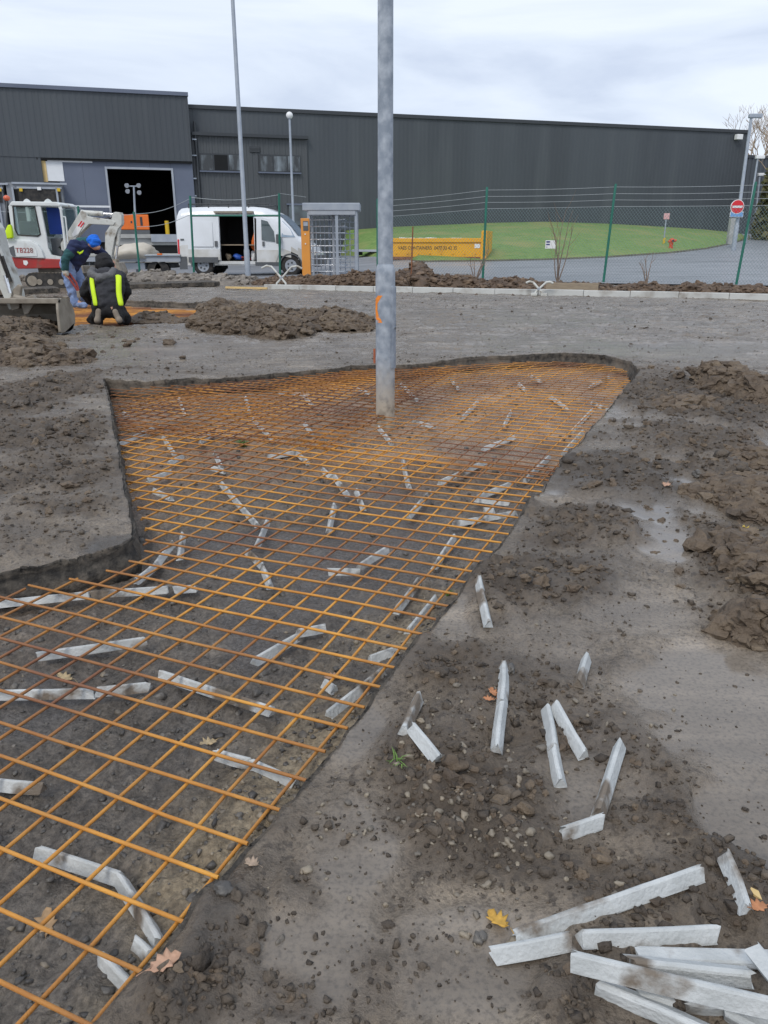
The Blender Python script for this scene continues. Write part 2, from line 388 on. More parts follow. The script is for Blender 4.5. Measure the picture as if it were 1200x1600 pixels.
def ground_fields(x, y):
    e = mask(x, y, EARTH, 21, 0.45); wt = mask(x, y, WET, 33, 0.4) * (1 - np.clip(e * 1.1, 0, 1)); dk = mask(x, y, DARK, 41, 0.6)
    far = sstep(9, 16, y)
    spots = sstep(0.60 - 0.02 * sstep(7, 9, y), 0.74 - 0.02 * sstep(7, 9, y), fbm(x * 3.0, y * 4.5, 4, 51)) * 0.55
    e2 = np.clip(e + spots * (1 - wt) * 0.8, 0, 1)
    z = terrain(x, y)
    z = z + (fbm(x * 0.9, y * 0.9, 3, 1) - 0.5) * 0.035 * (1 - 0.7 * wt)
    u_, v_ = x * 0.42 + y * 0.91, x * 0.91 - y * 0.42
    z = z + (fbm(u_ * 1.1, v_ * 8.5, 3, 15) - 0.5) * 0.040 * (1 - wt) * (1 - sstep(6, 9, y))
    rut = (fbm(x * 0.6, y * 3.2, 3, 5) - 0.5) * 0.030
    z = z + rut * sstep(6.5, 9, y)
    near = 1 - sstep(5, 14, y)
    fine = (fbm(x * 7, y * 7, 3, 61) - 0.5) * 0.020 + (fbm(x * 28, y * 28, 3, 62) - 0.5) * 0.012 - np.abs(fbm(x * 11, y * 11, 3, 64) - 0.5) * 0.016
    z = z + fine * (1 - 0.85 * wt) * (0.55 + 0.45 * near)
    w1, c1 = worley(x * 9 + fbm(x * 6, y * 6, 2, 3), y * 9, 71); w2, c2 = worley(x * 24, y * 24, 72); w3, c3 = worley(x * 52, y * 52, 73)
    lump = np.clip(0.75 - w1, 0, 1) * 0.045 * (0.3 + c1) + np.clip(0.7 - w2, 0, 1) * 0.022 * (0.2 + c2) + np.clip(0.7 - w3, 0, 1) * 0.009 * c3 * near
    z = z + e * (lump + 0.030 * (fbm(x * 2.2, y * 2.2, 3, 8) - 0.25))
    z = z + spots * (1 - wt) * (np.clip(0.7 - w2, 0, 1) * 0.016 * c2 + np.clip(0.7 - w3, 0, 1) * 0.007 * c3)
    z = z + sstep(7, 10, y) * ((fbm(x * 2.5, y * 9, 4, 81) - 0.5) * 0.045 + (fbm(x * 12, y * 16, 3, 82) - 0.5) * 0.03) * (1 - 0.8 * wt)
    ws = np.sqrt(np.clip(wt, 0, 1)); z = z * (1 - 0.93 * sstep(0.45, 0.75, ws)) + (terrain(x, y) - 0.006) * 0.93 * sstep(0.45, 0.75, ws)
    z = z - 0.008 * wt
    return z, e2, wt, dk
PIT_CACHE = {}
def gz(x, y):
    """ground height at one point"""
    a = ground_fields(np.array([float(x)]), np.array([float(y)])); return float(a[0][0])

# concrete spacers set out on the pit floor, by place: end points measured in the photograph
SP = {
'in the foreground corner beside the brown leaf': [(58, 1327, 188, 1369), (189, 1371, 250, 1470), (211, 1466, 236, 1490), (158, 1490, 206, 1540)],
'in the pit just below the asphalt slab': [(-20, 944, 138, 928), (141, 927, 262, 919), (272, 920, 306, 918), (62, 1022, 229, 998), (-20, 1083, 148, 1080), (151, 1078, 233, 1070), (252, 1052, 425, 1109), (-20, 1221, 66, 1229), (336, 1174, 394, 1190), (396, 1191, 462, 1221)],
'along the near right rim of the mesh': [(396, 1032, 462, 994), (466, 986, 508, 978), (513, 1115, 598, 1047), (580, 1028, 620, 1014), (509, 1066, 523, 1076), (618, 953, 653, 906), (638, 984, 679, 934)],
'in the pit middle below the lamp post': [(387, 860, 412, 884), (412, 886, 423, 916), (401, 850, 417, 813), (347, 754, 402, 818), (513, 829, 522, 787), (557, 765, 568, 793), (521, 741, 544, 773), (505, 733, 517, 743), (514, 891, 560, 892), (562, 883, 606, 855), (630, 717, 640, 761), (638, 806, 672, 768)],
'in the dense mesh beside the left slab': [(210, 908, 240, 884), (243, 882, 270, 848), (280, 870, 285, 834), (240, 765, 268, 778), (231, 749, 266, 737), (255, 681, 273, 708), (262, 724, 285, 711), (187, 693, 249, 664), (191, 643, 201, 650)],
'in the back left part of the pit': [(280, 621, 290, 649), (384, 620, 390, 643), (396, 654, 429, 688), (312, 691, 337, 670), (335, 707, 346, 728), (332, 730, 352, 736), (418, 713, 463, 706), (463, 706, 482, 723), (436, 613, 484, 616), (474, 617, 489, 633), (476, 660, 487, 676), (558, 607, 583, 616)],
'around the foot of the thick lamp post': [(592, 667, 613, 693), (627, 599, 653, 625), (702, 589, 717, 607), (646, 657, 679, 667), (721, 653, 746, 626), (787, 665, 798, 642), (811, 599, 821, 609), (827, 585, 845, 595)],
'on the far right side of the pit': [(860, 619, 886, 637), (921, 603, 951, 589), (925, 628, 953, 641), (894, 673, 926, 639), (879, 708, 910, 674), (819, 751, 858, 713), (754, 701, 804, 682), (687, 753, 758, 721), (746, 776, 796, 755), (744, 779, 796, 785), (756, 796, 771, 797), (707, 818, 804, 801), (679, 883, 709, 837)]}
SPSEG = [(G(*t[:2], -0.10), G(*t[2:], -0.10)) for L_ in SP.values() for t in L_]
RIGHT_EDGE = np.array([PIT[i] for i in range(11, 24)])
def edge_dist(x, y, line):
    best = np.full(x.shape, 9.0)
    for i in range(len(line) - 1):
        ax, ay = line[i]; ex, ey = line[i + 1] - line[i]
        t = np.clip(((x - ax) * ex + (y - ay) * ey) / (ex * ex + ey * ey), 0, 1)
        best = np.minimum(best, np.hypot(x - ax - t * ex, y - ay - t * ey))
    return best
def pit_floor(x, y):
    dr = edge_dist(x, y, RIGHT_EDGE)
    base = -0.152 + 0.060 * (1 - sstep(0.0, 0.30, dr))
    near = 1 - sstep(4, 9, y)
    w1, c1 = worley(x * 11 + fbm(x * 5, y * 5, 2, 3), y * 11, 171); w2, c2 = worley(x * 27, y * 27, 172)
    tan = np.maximum(sstep(0.42, 0.08, dr) * sstep(0.30, 0.5, fbm(x * 3, y * 3, 3, 91)) * sstep(3.6, 1.8, y) * 0.9, 0)
    brown = np.clip(0.22 * sstep(3, 5, y) + np.exp(-(((x - 0.2) / 1.6) ** 2 + ((y - 5.05) / 0.75) ** 2)) * 1.6 + np.exp(-(((x + 1.5) / 0.35) ** 2 + ((y - 4.2) / 1.6) ** 2)) * 0.9 + sstep(4.6, 5.8, y) * 0.9, 0, 1) * (0.6 + 0.7 * fbm(x * 3, y * 3, 3, 95))
    smooth_ = sstep(0.50, 0.62, fbm(x * 1.6, y * 1.6, 3, 97)) * (1 - tan)
    z = base + (fbm(x * 1.5, y * 1.5, 3, 101) - 0.5) * 0.03 + (fbm(x * 6, y * 6, 3, 102) - 0.5) * 0.022 + (fbm(x * 26, y * 26, 3, 103) - 0.5) * 0.011 * near
    z = z + (1 - 0.8 * smooth_) * (np.clip(0.72 - w1, 0, 1) * 0.040 * c1 + np.clip(0.7 - w2, 0, 1) * 0.024 * c2)
    hump = np.exp(-(((x - 0.1) / 0.7) ** 2 + ((y - 4.75) / 0.28) ** 2)) * 0.025
    z = z + hump
    for (a_, b_) in SPSEG:                                # pressed flat under each spacer
        near_ = np.where((np.abs(x - (a_.x + b_.x) / 2) < 0.5) & (np.abs(y - (a_.y + b_.y) / 2) < 0.5))[0]
        if len(near_):
            d_ = edge_dist(x[near_], y[near_], np.array([a_[:2], b_[:2]]))
            z[near_] = np.minimum(z[near_], -0.113 + 0.6 * np.clip(d_ - 0.03, 0, 1))
    return z, brown, smooth_, tan
def pz(x, y): return float(pit_floor(np.array([float(x)]), np.array([float(y)]))[0][0])

def ground_material(name, pit=False):
    m = bpy.data.materials.new(name); m.use_nodes = True; t = m.node_tree; b = t.nodes['Principled BSDF']; L = t.links.new
    def nn(k, **kw):
        n = t.nodes.new(k)
        for a, v in kw.items(): setattr(n, a, v)
        return n
    co = nn('ShaderNodeTexCoord').outputs['Object']
    def noise(s, d=6, r=0.55):
        n = nn('ShaderNodeTexNoise'); n.inputs['Scale'].default_value = s; n.inputs['Detail'].default_value = d; n.inputs['Roughness'].default_value = r
        L(co, n.inputs['Vector']); return n.outputs['Fac']
    def ramp(src, stops):
        r = nn('ShaderNodeValToRGB'); cr = r.color_ramp
        cr.elements[0].position, cr.elements[0].color = stops[0][0], tuple(stops[0][1]) + (1,)
        cr.elements[1].position, cr.elements[1].color = stops[-1][0], tuple(stops[-1][1]) + (1,)
        for p, c in stops[1:-1]:
            e = cr.elements.new(p); e.color = tuple(c) + (1,)
        L(src, r.inputs[0]); return r.outputs[0]
    def mix(f, a, c, mode='MIX'):
        n = nn('ShaderNodeMixRGB', blend_type=mode)
        for s, i in ((f, 0), (a, 1), (c, 2)):
            if isinstance(s, (int, float)): n.inputs[i].default_value = s
            elif isinstance(s, tuple): n.inputs[i].default_value = s + (1,)
            else: L(s, n.inputs[i])
        return n.outputs[0]
    def attr(nm): return nn('ShaderNodeAttribute', attribute_name=nm).outputs['Fac']
    def math_(op, a, c):
        n = nn('ShaderNodeMath', operation=op)
        for s, i in ((a, 0), (c, 1)):
            if isinstance(s, (int, float)): n.inputs[i].default_value = s
            else: L(s, n.inputs[i])
        n.use_clamp = True
        return n.outputs[0]
    if not pit:
        e, wt, dk = attr('earth'), attr('wet'), attr('dark')
        mpn = nn('ShaderNodeMapping'); mpn.inputs['Rotation'].default_value = (0, 0, R(-65)); mpn.inputs['Scale'].default_value = (0.9, 5.5, 1); L(co, mpn.inputs['Vector'])
        ns = nn('ShaderNodeTexNoise'); ns.inputs['Scale'].default_value = 1.6; ns.inputs['Detail'].default_value = 8; ns.inputs['Roughness'].default_value = 0.62; L(mpn.outputs[0], ns.inputs['Vector'])
        film = ramp(mix(0.5, noise(1.3, 8, 0.65), ns.outputs['Fac']), [(0.32, (0.070, 0.054, 0.039)), (0.43, (0.150, 0.121, 0.091)), (0.55, (0.235, 0.193, 0.147)), (0.68, (0.40, 0.33, 0.25))])
        grit = ramp(noise(95, 3, 0.6), [(0.34, (0.45, 0.44, 0.43)), (0.5, (1, 1, 1)), (0.75, (1.25, 1.22, 1.17))])
        film = mix(0.85, film, grit, 'MULTIPLY')
        soil = ramp(noise(5.5, 8, 0.65), [(0.30, (0.042, 0.031, 0.022)), (0.50, (0.092, 0.068, 0.047)), (0.72, (0.165, 0.125, 0.085))])
        soil = mix(0.8, soil, ramp(noise(60, 4, 0.6), [(0.35, (0.55, 0.55, 0.55)), (0.6, (1.1, 1.1, 1.1))]), 'MULTIPLY')
        col = mix(e, film, soil)
        col = mix(math_('MULTIPLY', wt, 0.6), col, (0.165, 0.150, 0.136))
        col = mix(math_('MULTIPLY', dk, 0.75), col, (0.055, 0.052, 0.05))
        film2 = ramp(noise(7, 7, 0.7), [(0.40, (0, 0, 0)), (0.62, (1, 1, 1))])
        col = mix(math_('MULTIPLY', film2, math_('SUBTRACT', 0.55, wt)), col, (0.115, 0.094, 0.075))
        bits = ramp(noise(38, 2, 0.5), [(0.60, (0, 0, 0)), (0.66, (1, 1, 1))])
        col = mix(math_('MULTIPLY', bits, math_('SUBTRACT', 0.75, wt)), col, (0.065, 0.052, 0.041))
        L(col, b.inputs['Base Color'])
        rr = ramp(noise(3.2, 6, .65), [(0.38, (0.11,) * 3), (0.66, (0.38,) * 3)])
        rr = mix(e, rr, (0.72,) * 3); rr = mix(math_('MULTIPLY', wt, 1.5), rr, (0.10,) * 3); L(rr, b.inputs['Roughness'])
        h = mix(0.45, noise(34, 8, 0.72), noise(190, 4, 0.6))
        bp = nn('ShaderNodeBump'); bp.inputs['Distance'].default_value = 0.016
        L(math_('SUBTRACT', 0.9, math_('MULTIPLY', wt, 1.1)), bp.inputs['Strength']); L(h, bp.inputs['Height']); L(bp.outputs[0], b.inputs['Normal'])
    else:
        br, sm, tn = attr('brown'), attr('smooth'), attr('tan')
        col = ramp(mix(0.5, noise(3.0, 8, 0.65), noise(15, 8, 0.7)), [(0.30, (0.040, 0.035, 0.030)), (0.46, (0.115, 0.101, 0.087)), (0.58, (0.185, 0.163, 0.139)), (0.74, (0.30, 0.265, 0.225))])
        col = mix(math_('MULTIPLY', sm, 0.8), col, (0.125, 0.12, 0.118))
        col = mix(br, col, ramp(noise(4, 6, 0.6), [(0.3, (0.17, 0.105, 0.064)), (0.7, (0.46, 0.315, 0.205))]))
        col = mix(tn, col, ramp(noise(16, 6, 0.6), [(0.3, (0.20, 0.155, 0.10)), (0.7, (0.36, 0.295, 0.20))]))
        col = mix(0.8, col, ramp(noise(80, 4, 0.6), [(0.35, (0.45, 0.45, 0.45)), (0.62, (1.2, 1.2, 1.2))]), 'MULTIPLY')
        L(col, b.inputs['Base Color'])
        rr = mix(sm, ramp(noise(9, 5), [(0.35, (0.38,) * 3), (0.65, (0.7,) * 3)]), (0.17,) * 3); L(rr, b.inputs['Roughness'])
        bp = nn('ShaderNodeBump'); bp.inputs['Distance'].default_value = 0.02; bp.inputs['Strength'].default_value = 0.9
        L(mix(0.4, noise(30, 8, 0.72), noise(150, 4)), bp.inputs['Height']); L(bp.outputs[0], b.inputs['Normal'])
    return m
M['ground'] = ground_material('muddy_asphalt'); M['pit'] = ground_material('pit_mud', True)

# one sheet, fine where the camera stands, reaching the horizon
da = np.linspace(-0.62, 0.62, 540)
ex = np.geomspace(0.02, 12, 26)
A = np.concatenate([-(0.62 + ex[::-1]), da, 0.62 + ex])
yb = np.concatenate([np.linspace(-60, -2, 8), np.linspace(-1.0, 0.36, 14)])
yd = np.exp(np.linspace(math.log(1.2), math.log(23.0), 660)) - 0.8
yf = np.exp(np.linspace(math.log(23.2), math.log(700), 90)) - 0.8
YY = np.concatenate([yb, yd, yf])
X = A[None, :] * np.maximum(YY[:, None] + 0.8, 1.2); Y = np.repeat(YY[:, None], len(A), 1)
nr, nc = X.shape
cell = np.maximum(np.gradient(YY)[:, None] * np.ones((1, nc)), np.abs(np.gradient(X, axis=1)))
x, y = X.ravel().copy(), Y.ravel().copy(); cl = cell.ravel()
state = np.zeros(x.shape, int)             # 1 inside a pit, 2 on the rim
for P in (PITR, PIT2R):
    near = (x > P[:, 0].min() - .5) & (x < P[:, 0].max() + .5) & (y > P[:, 1].min() - .5) & (y < P[:, 1].max() + .5)
    idx = np.where(near)[0]
    d, bx, by = sdist(x[idx], y[idx], P)
    state[idx[d < 0]] = 1
    sn = np.abs(d) < cl[idx] * 0.55
    k = idx[sn]; x[k] = bx[sn]; y[k] = by[sn]; state[k] = 2
z, e_, w_, d_ = ground_fields(x, y)
I = np.arange(nr * nc).reshape(nr, nc)
Q = np.stack([I[:-1, :-1], I[:-1, 1:], I[1:, 1:], I[1:, :-1]], -1).reshape(-1, 4)
st = state[Q]
keep = ~((st > 0).all(1) & ((st == 1).any(1)))
mid = np.where((st == 2).all(1))[0]
for P in (PITR, PIT2R):
    if len(mid):
        d, _, _ = sdist(x[Q[mid]].mean(1), y[Q[mid]].mean(1), P); keep[mid[d < 0]] = False
Qk = Q[keep]                              # the sheet's cut edge turns down into the pits
E_ = np.concatenate([Qk[:, [0, 1]], Qk[:, [1, 2]], Qk[:, [2, 3]], Qk[:, [3, 0]]]); Es = np.sort(E_, 1)
_, first, cnt = np.unique(Es, axis=0, return_index=True, return_counts=True)
rim = E_[first[cnt == 1]]; onb = lambda v: (v // nc == 0) | (v // nc == nr - 1) | (v % nc == 0) | (v % nc == nc - 1)
rim = rim[~(onb(rim[:, 0]) & onb(rim[:, 1]))]
ur, ri = np.unique(rim, return_inverse=True); ri = ri.reshape(-1, 2); n0 = len(x)
x = np.concatenate([x, x[ur]]); y = np.concatenate([y, y[ur]]); z = np.concatenate([z, z[ur] - np.where(y[ur] < 4, 0.016, 0.035)])
e_ = np.concatenate([e_, e_[ur] * 0 + 0.8]); w_ = np.concatenate([w_, w_[ur] * 0]); d_ = np.concatenate([d_, d_[ur] * 0 + 0.9])
Qk = np.concatenate([Qk, np.stack([rim[:, 1], rim[:, 0], n0 + ri[:, 0], n0 + ri[:, 1]], 1)])
ground = np_mesh('ground', np.stack([x, y, z], 1), Qk, M['ground'], attrs={'earth': e_, 'wet': w_, 'dark': d_})
M['cut'] = mat('cut_asphalt_and_subbase', (0.028, 0.025, 0.022), (0.105, 0.091, 0.075), sc=24, rough=0.85, bump=1.0, bsc=60, dirt=(0.155, 0.128, 0.10), dsc=3.0, dlo=0.48, dhi=0.66)
ground.data.materials.append(M['cut']); mi_ = np.zeros(len(Qk), np.int32); mi_[len(Qk) - len(rim):] = 1; ground.data.polygons.foreach_set('material_index', mi_)
tag(ground, kind='structure')

def pit_sheet(name, P, fn, rows, extra):
    ys = rows; Xp = A[None, :] * np.maximum(ys[:, None] + 0.8, 1.2); Yp = np.repeat(ys[:, None], len(A), 1)
    xx, yy = Xp.ravel(), Yp.ravel(); bb = (xx > P[:, 0].min() - .2) & (xx < P[:, 0].max() + .2)
    d = np.full(xx.shape, 9.0); ii = np.where(bb)[0]; d[ii] = sdist(xx[ii], yy[ii], PIT if P is PITR else PIT2)[0]
    Ip = np.arange(xx.size).reshape(Xp.shape)
    Qp = np.stack([Ip[:-1, :-1], Ip[:-1, 1:], Ip[1:, 1:], Ip[1:, :-1]], -1).reshape(-1, 4)
    Qp = Qp[(d[Qp] < extra).any(1)]
    u, inv = np.unique(Qp, return_inverse=True); xx, yy = xx[u], yy[u]
    zz, br, sm, tn = fn(xx, yy)
    lim = np.where(d[u] > 0.0, -0.03 - 0.5 * np.clip(d[u], 0, 1), 1.0)
    zz = np.minimum(zz, lim)
    return np_mesh(name, np.stack([xx, yy, zz], 1), inv.reshape(-1, 4), M['pit'], attrs={'brown': br, 'smooth': sm, 'tan': tn})
rows1 = np.concatenate([np.linspace(-0.1, 0.36, 8), yd[(yd > 0.36) & (yd < 8.8)]])
pit1 = tag(pit_sheet('pit_floor', PITR, pit_floor, rows1, 0.05), kind='structure')
def pit2_floor(x, y):
    z0, b0, s0, t0 = pit_floor(x, y)
    return -0.13 + (fbm(x * 3, y * 3, 3, 7) - 0.5) * 0.04, np.clip(0.5 + 0.6 * fbm(x, y, 3, 8), 0, 1), s0 * 0.4, t0 * 0
pit2 = tag(pit_sheet('pit_floor', PIT2R, pit2_floor, yd[(yd > 9.5) & (yd < 18)], 0.15), kind='structure')

def pit_wall(P, bottom, over, m, levels=9):
    n = len(P); T = np.roll(P, -1, 0) - np.roll(P, 1, 0); T /= np.linalg.norm(T, axis=1)[:, None] + 1e-9
    area2 = np.sum(P[:, 0] * np.roll(P[:, 1], -1) - np.roll(P[:, 0], -1) * P[:, 1])
    out = np.stack([T[:, 1], -T[:, 0]], 1) * (1 if area2 > 0 else -1)
    s = np.concatenate([[0], np.cumsum(np.linalg.norm(np.diff(P, axis=0), axis=1))])
    zt = ground_fields(P[:, 0], P[:, 1])[0]
    VV = []
    for k in range(levels):
        f = k / (levels - 1)
        if k == 0: off = np.full(n, over); zz = zt - 0.03
        else:
            f = (k - 1) / (levels - 2); zz = zt * (1 - f) + bottom * f - 0.005 * (1 - f)
            off = -0.011 + (fbm(s * 9, s * 0 + f * 9, 3, 201) - 0.5) * 0.024 * min(1, k / 2) + (fbm(s * 20, s * 0 + f * 14, 2, 205) - 0.5) * 0.012 + (0.012 * math.sin(f * 9)) - 0.02 * f * f
        VV.append(np.stack([P[:, 0] + out[:, 0] * off, P[:, 1] + out[:, 1] * off, zz], 1))
    VV = np.concatenate(VV); F = []
    for k in range(levels - 1):
        i = np.arange(n); j = (i + 1) % n
        F.append(np.stack([k * n + i, (k + 1) * n + i, (k + 1) * n + j, k * n + j], 1))
    return np_mesh('pit_wall', VV, np.concatenate(F), m)
tag(pit_wall(rough_poly(PIT, 0.02, 0.030, 3) if False else PITR, -0.20, 0.02, M['cut']), kind='structure')
tag(pit_wall(PIT2R, -0.20, 0.05, M['cut']), kind='structure')

# broken bitumen lip at the near corner of the slab
# ------------------------------------------------------------------ road and lawn beyond the fence
M['road'] = mat('wet_asphalt_road', (0.205, 0.215, 0.235), (0.265, 0.275, 0.295), sc=0.9, rough=0.32, rough2=0.55, stretch=(0.35, 2.2, 1), dirt=(0.14, 0.145, 0.155), dsc=0.8, dlo=0.55, dhi=0.72, bump=0.1, bsc=25)
def road_sheet():
    xs = np.linspace(-40, 70, 111); ys = np.concatenate([np.linspace(22.2, 62, 60), np.linspace(66, 160, 12)])
    XX, YR = np.meshgrid(xs, ys); low = np.interp(xs, [-40, -8, 3.0, 10.5, 70], [27.5, 26.6, 24.0, 21.6, 18.0])
    YR = low[None, :] + (YR - 22.2); ZZ = terrain(XX, YR) + 0.035
    Ir = np.arange(XX.size).reshape(XX.shape); Qr = np.stack([Ir[:-1, :-1], Ir[:-1, 1:], Ir[1:, 1:], Ir[1:, :-1]], -1).reshape(-1, 4)
    return np_mesh('road', np.stack([XX.ravel(), YR.ravel(), ZZ.ravel()], 1), Qr, M['road'])
tag(road_sheet(), kind='structure')
# facade frame
BANG = R(16.0); BP = Vector((-10.49, 44.0, 0.0)); BU = Vector((math.cos(BANG), math.sin(BANG), 0)); BN = Vector((math.sin(BANG), -math.cos(BANG), 0))
def F(px, py, off=0.0):
    """where the line of sight meets the facade plane moved `off` metres towards the site: (along, height)"""
    d = ray(px, py); o = BP + BN * off; t = (o - Vector((0, 0, CAMH))).dot(BN) / d.dot(BN)
    p = Vector((0, 0, CAMH)) + d * t
    return (p - o).dot(BU), p.z
def on_terrain(px, py):
    d = ray(px, py); lo, hi = 15.0, 90.0
    f = lambda Yq: CAMH + d.z / d.y * Yq - float(terrain(d.x / d.y * Yq, Yq)) - 0.035
    for _ in range(50):
        m_ = (lo + hi) / 2
        if f(m_) > 0: lo = m_
        else: hi = m_
    return Vector((d.x / d.y * lo, lo, float(terrain(d.x / d.y * lo, lo)) + 0.035))
M['lawn'] = mat('lawn_grass', (0.105, 0.195, 0.045), (0.17, 0.265, 0.070), sc=4.5, rough=0.9, bump=0.9, bsc=14, dirt=(0.235, 0.25, 0.085), dsc=0.6, dlo=0.46, dhi=0.70)
near_px = [(300, 406), (470, 400), (560, 401), (660, 409), (760, 408), (850, 406), (950, 402), (1050, 395), (1100, 389), (1140, 381), (1166, 373)]
far_px = [(300, 404), (470, 368), (560, 360), (620, 356), (760, 350), (850, 348), (950, 351), (1040, 356), (1100, 360), (1140, 364), (1158, 367)]
nx = np.linspace(0, 10, 81)
Np = [on_terrain(*p) for p in near_px]
Fp = []
for p in far_px:
    s_, z_ = F(p[0], p[1], 0.05); q = BP + BN * 0.05 + BU * s_; Fp.append(Vector((q.x, q.y, z_)))
def lerp_list(Ls, t):
    i = min(int(t), len(Ls) - 2); return Ls[i].lerp(Ls[i + 1], t - i)
LV = []
NRW = 26
for k in range(NRW):
    f = k / (NRW - 1)
    for t in nx:
        a = lerp_list(Np, t); b = lerp_list(Fp, t); p = a.lerp(b, f)
        hump = math.sin(min(1, f * 1.15) * math.pi / 2) * 0.25 * min(1, f * 6) if f < 1 else 0.25
        LV.append((p.x, p.y, a.z + 0.06 * min(1, f * 20) + (b.z - a.z - 0.0) * (1 - (1 - f) ** 1.35)))
LV = np.array(LV); Il = np.arange(NRW * len(nx)).reshape(NRW, len(nx))
QL = np.stack([Il[:-1, :-1], Il[:-1, 1:], Il[1:, 1:], Il[1:, :-1]], -1).reshape(-1, 4)
tag(np_mesh('lawn', LV, QL, M['lawn']), kind='structure')
# worn dark line where the turf meets the road
mb = MB()
for i in range(len(nx) - 1):
    a = lerp_list(Np, nx[i]); b = lerp_list(Np, nx[i + 1]); d = (b - a).normalized(); n_ = Vector((-d.y, d.x, 0))
    mb.quad([a - n_ * .16 + Vector((0, 0, .004)), b - n_ * .16 + Vector((0, 0, .004)), b + n_ * .10 + Vector((0, 0, .05)), a + n_ * .10 + Vector((0, 0, .05))])
M['turfedge'] = mat('bare_turf_edge', (0.06, 0.052, 0.035), (0.11, 0.10, 0.06), sc=2, rough=0.9)
tag(mb.build('turf_edge', M['turfedge']), kind='structure')
# ================================================================== REINFORCEMENT MESH
MZ = -0.068
def gm(px, py): p = G(px, py, MZ); return np.array([p.x, p.y])
CLIP = [gm(*p) for p in [(172, 614), (300, 606), (430, 596), (560, 582), (700, 575), (830, 568), (930, 570), (978, 582), (984, 600),
        (930, 664), (850, 764), (790, 847), (730, 916), (640, 1028), (545, 1140), (468, 1240), (388, 1332), (303, 1440), (222, 1536), (170, 1590)]]
CLIP += [np.array((-0.50, 0.62)), np.array((-0.66, 0.25)), np.array((-2.6, 0.25)), np.array((-2.6, 1.75))]
CLIP += [gm(*p) for p in [(0, 925), (75, 912), (178, 893), (228, 868), (222, 815), (205, 770), (196, 740), (184, 670)]]
def chords(P0, d, poly):
    """parts of the line P0 + t d inside poly"""
    ts = []; n = len(poly)
    for i in range(n):
        a, b = poly[i], poly[(i + 1) % n]; e = b - a; den = d[0] * e[1] - d[1] * e[0]
        if abs(den) < 1e-9: continue
        w_ = a - P0; t = (w_[0] * e[1] - w_[1] * e[0]) / den; s = (w_[0] * d[1] - w_[1] * d[0]) / den
        if 0 <= s < 1: ts.append(t)
    ts.sort(); return [(ts[i], ts[i + 1]) for i in range(0, len(ts) - 1, 2)]
def make_mesh_sheet(name, label, origin, ang, sp, poly, lim_a=None, lim_b=None, zoff=0.0, r=0.0045, jit=0.012, spb=None, seg=0.22, mt='rebar', group='sheets of reinforcement mesh'):
    """welded sheet: long bars along `ang`, cross bars at right angles; lim_*: span kept across each direction"""
    root = empty(name, (0, 0, 0), 0, label, 'rebar mesh', group)
    u = np.array([math.cos(ang), math.sin(ang)]); v = np.array([-u[1], u[0]])
    rel = np.array(poly) - origin; cu = rel @ u; cv = rel @ v
    for (d, o, span, other, lay, step) in ((u, v, (cv.min(), cv.max()), lim_a, 1, sp), (v, u, (cu.min(), cu.max()), lim_b, 0, spb or sp)):
        k0, k1 = math.floor(span[0] / step), math.ceil(span[1] / step)
        for k in range(k0, k1 + 1):
            off = k * step
            if other and not (other[0] <= off <= other[1]): continue
            P0 = origin + o * off
            for (t0, t1) in chords(P0, d, poly):
                ol = lim_b if lay == 1 else lim_a
                if ol: t0 = max(t0, ol[0] - 0.03); t1 = min(t1, ol[1] + 0.03)
                t0 += random.uniform(-jit, jit) + 0.004; t1 += random.uniform(-jit, jit) - 0.004
                if t1 - t0 < 0.15: continue
                n = max(2, int((t1 - t0) / seg) + 1); pts = []
                for j in range(n + 1):
                    t = t0 + (t1 - t0) * j / n; q = P0 + d * t
                    wz = 0.018 * (float(fbm(np.array([q[0] * 1.3]), np.array([q[1] * 1.3]), 2, 301)[0]) - 0.5)
                    wl = 0.013 * (float(vnoise(np.array([q[0] * 2 + lay * 7.7 + k]), np.array([q[1] * 2.0]), 303)[0]) - 0.5)
                    pts.append((q[0] + o[0] * wl, q[1] + o[1] * wl, MZ + zoff + lay * r * 1.9 + wz))
                b_ = MB().tube(pts, r, 6).build('bar', M[mt], root)
    return root
O1 = gm(328, 1374)
make_mesh_sheet('reinforcement_mesh', 'orange rusted steel mesh sheet filling the near and left part of the pit', O1, R(-23.2), 0.1076, CLIP, lim_a=(-2.0, 3.15), lim_b=(-3.2, 2.6))
make_mesh_sheet('reinforcement_mesh', 'orange rusted mesh sheet around the thick lamp post at the back of the pit', O1 + np.array([0.03, 0.02]), R(-25.5), 0.1076, CLIP, lim_a=(2.8, 7.6), lim_b=(-3.5, 4.5), zoff=0.013, r=0.0036)
make_mesh_sheet('reinforcement_mesh', 'overlapping third mesh sheet making a dense net beside the left slab edge', O1 + np.array([0.02, 0.05]), R(-19.0), 0.1076, CLIP, lim_a=(3.0, 6.2), lim_b=(-3.5, -1.05), zoff=0.026, r=0.0032, mt='rebar_dull')
CLIP2 = [np.array(g2(*p)) for p in [(60, 470), (190, 475), (300, 480), (430, 486), (545, 491), (330, 496), (200, 506), (90, 509)]]
make_mesh_sheet('reinforcement_mesh', 'orange mesh sheet in the far pit behind the kneeling worker', np.array(g2(200, 490)), R(-8), 0.15, CLIP2, jit=0.03, r=0.009, seg=1.2)

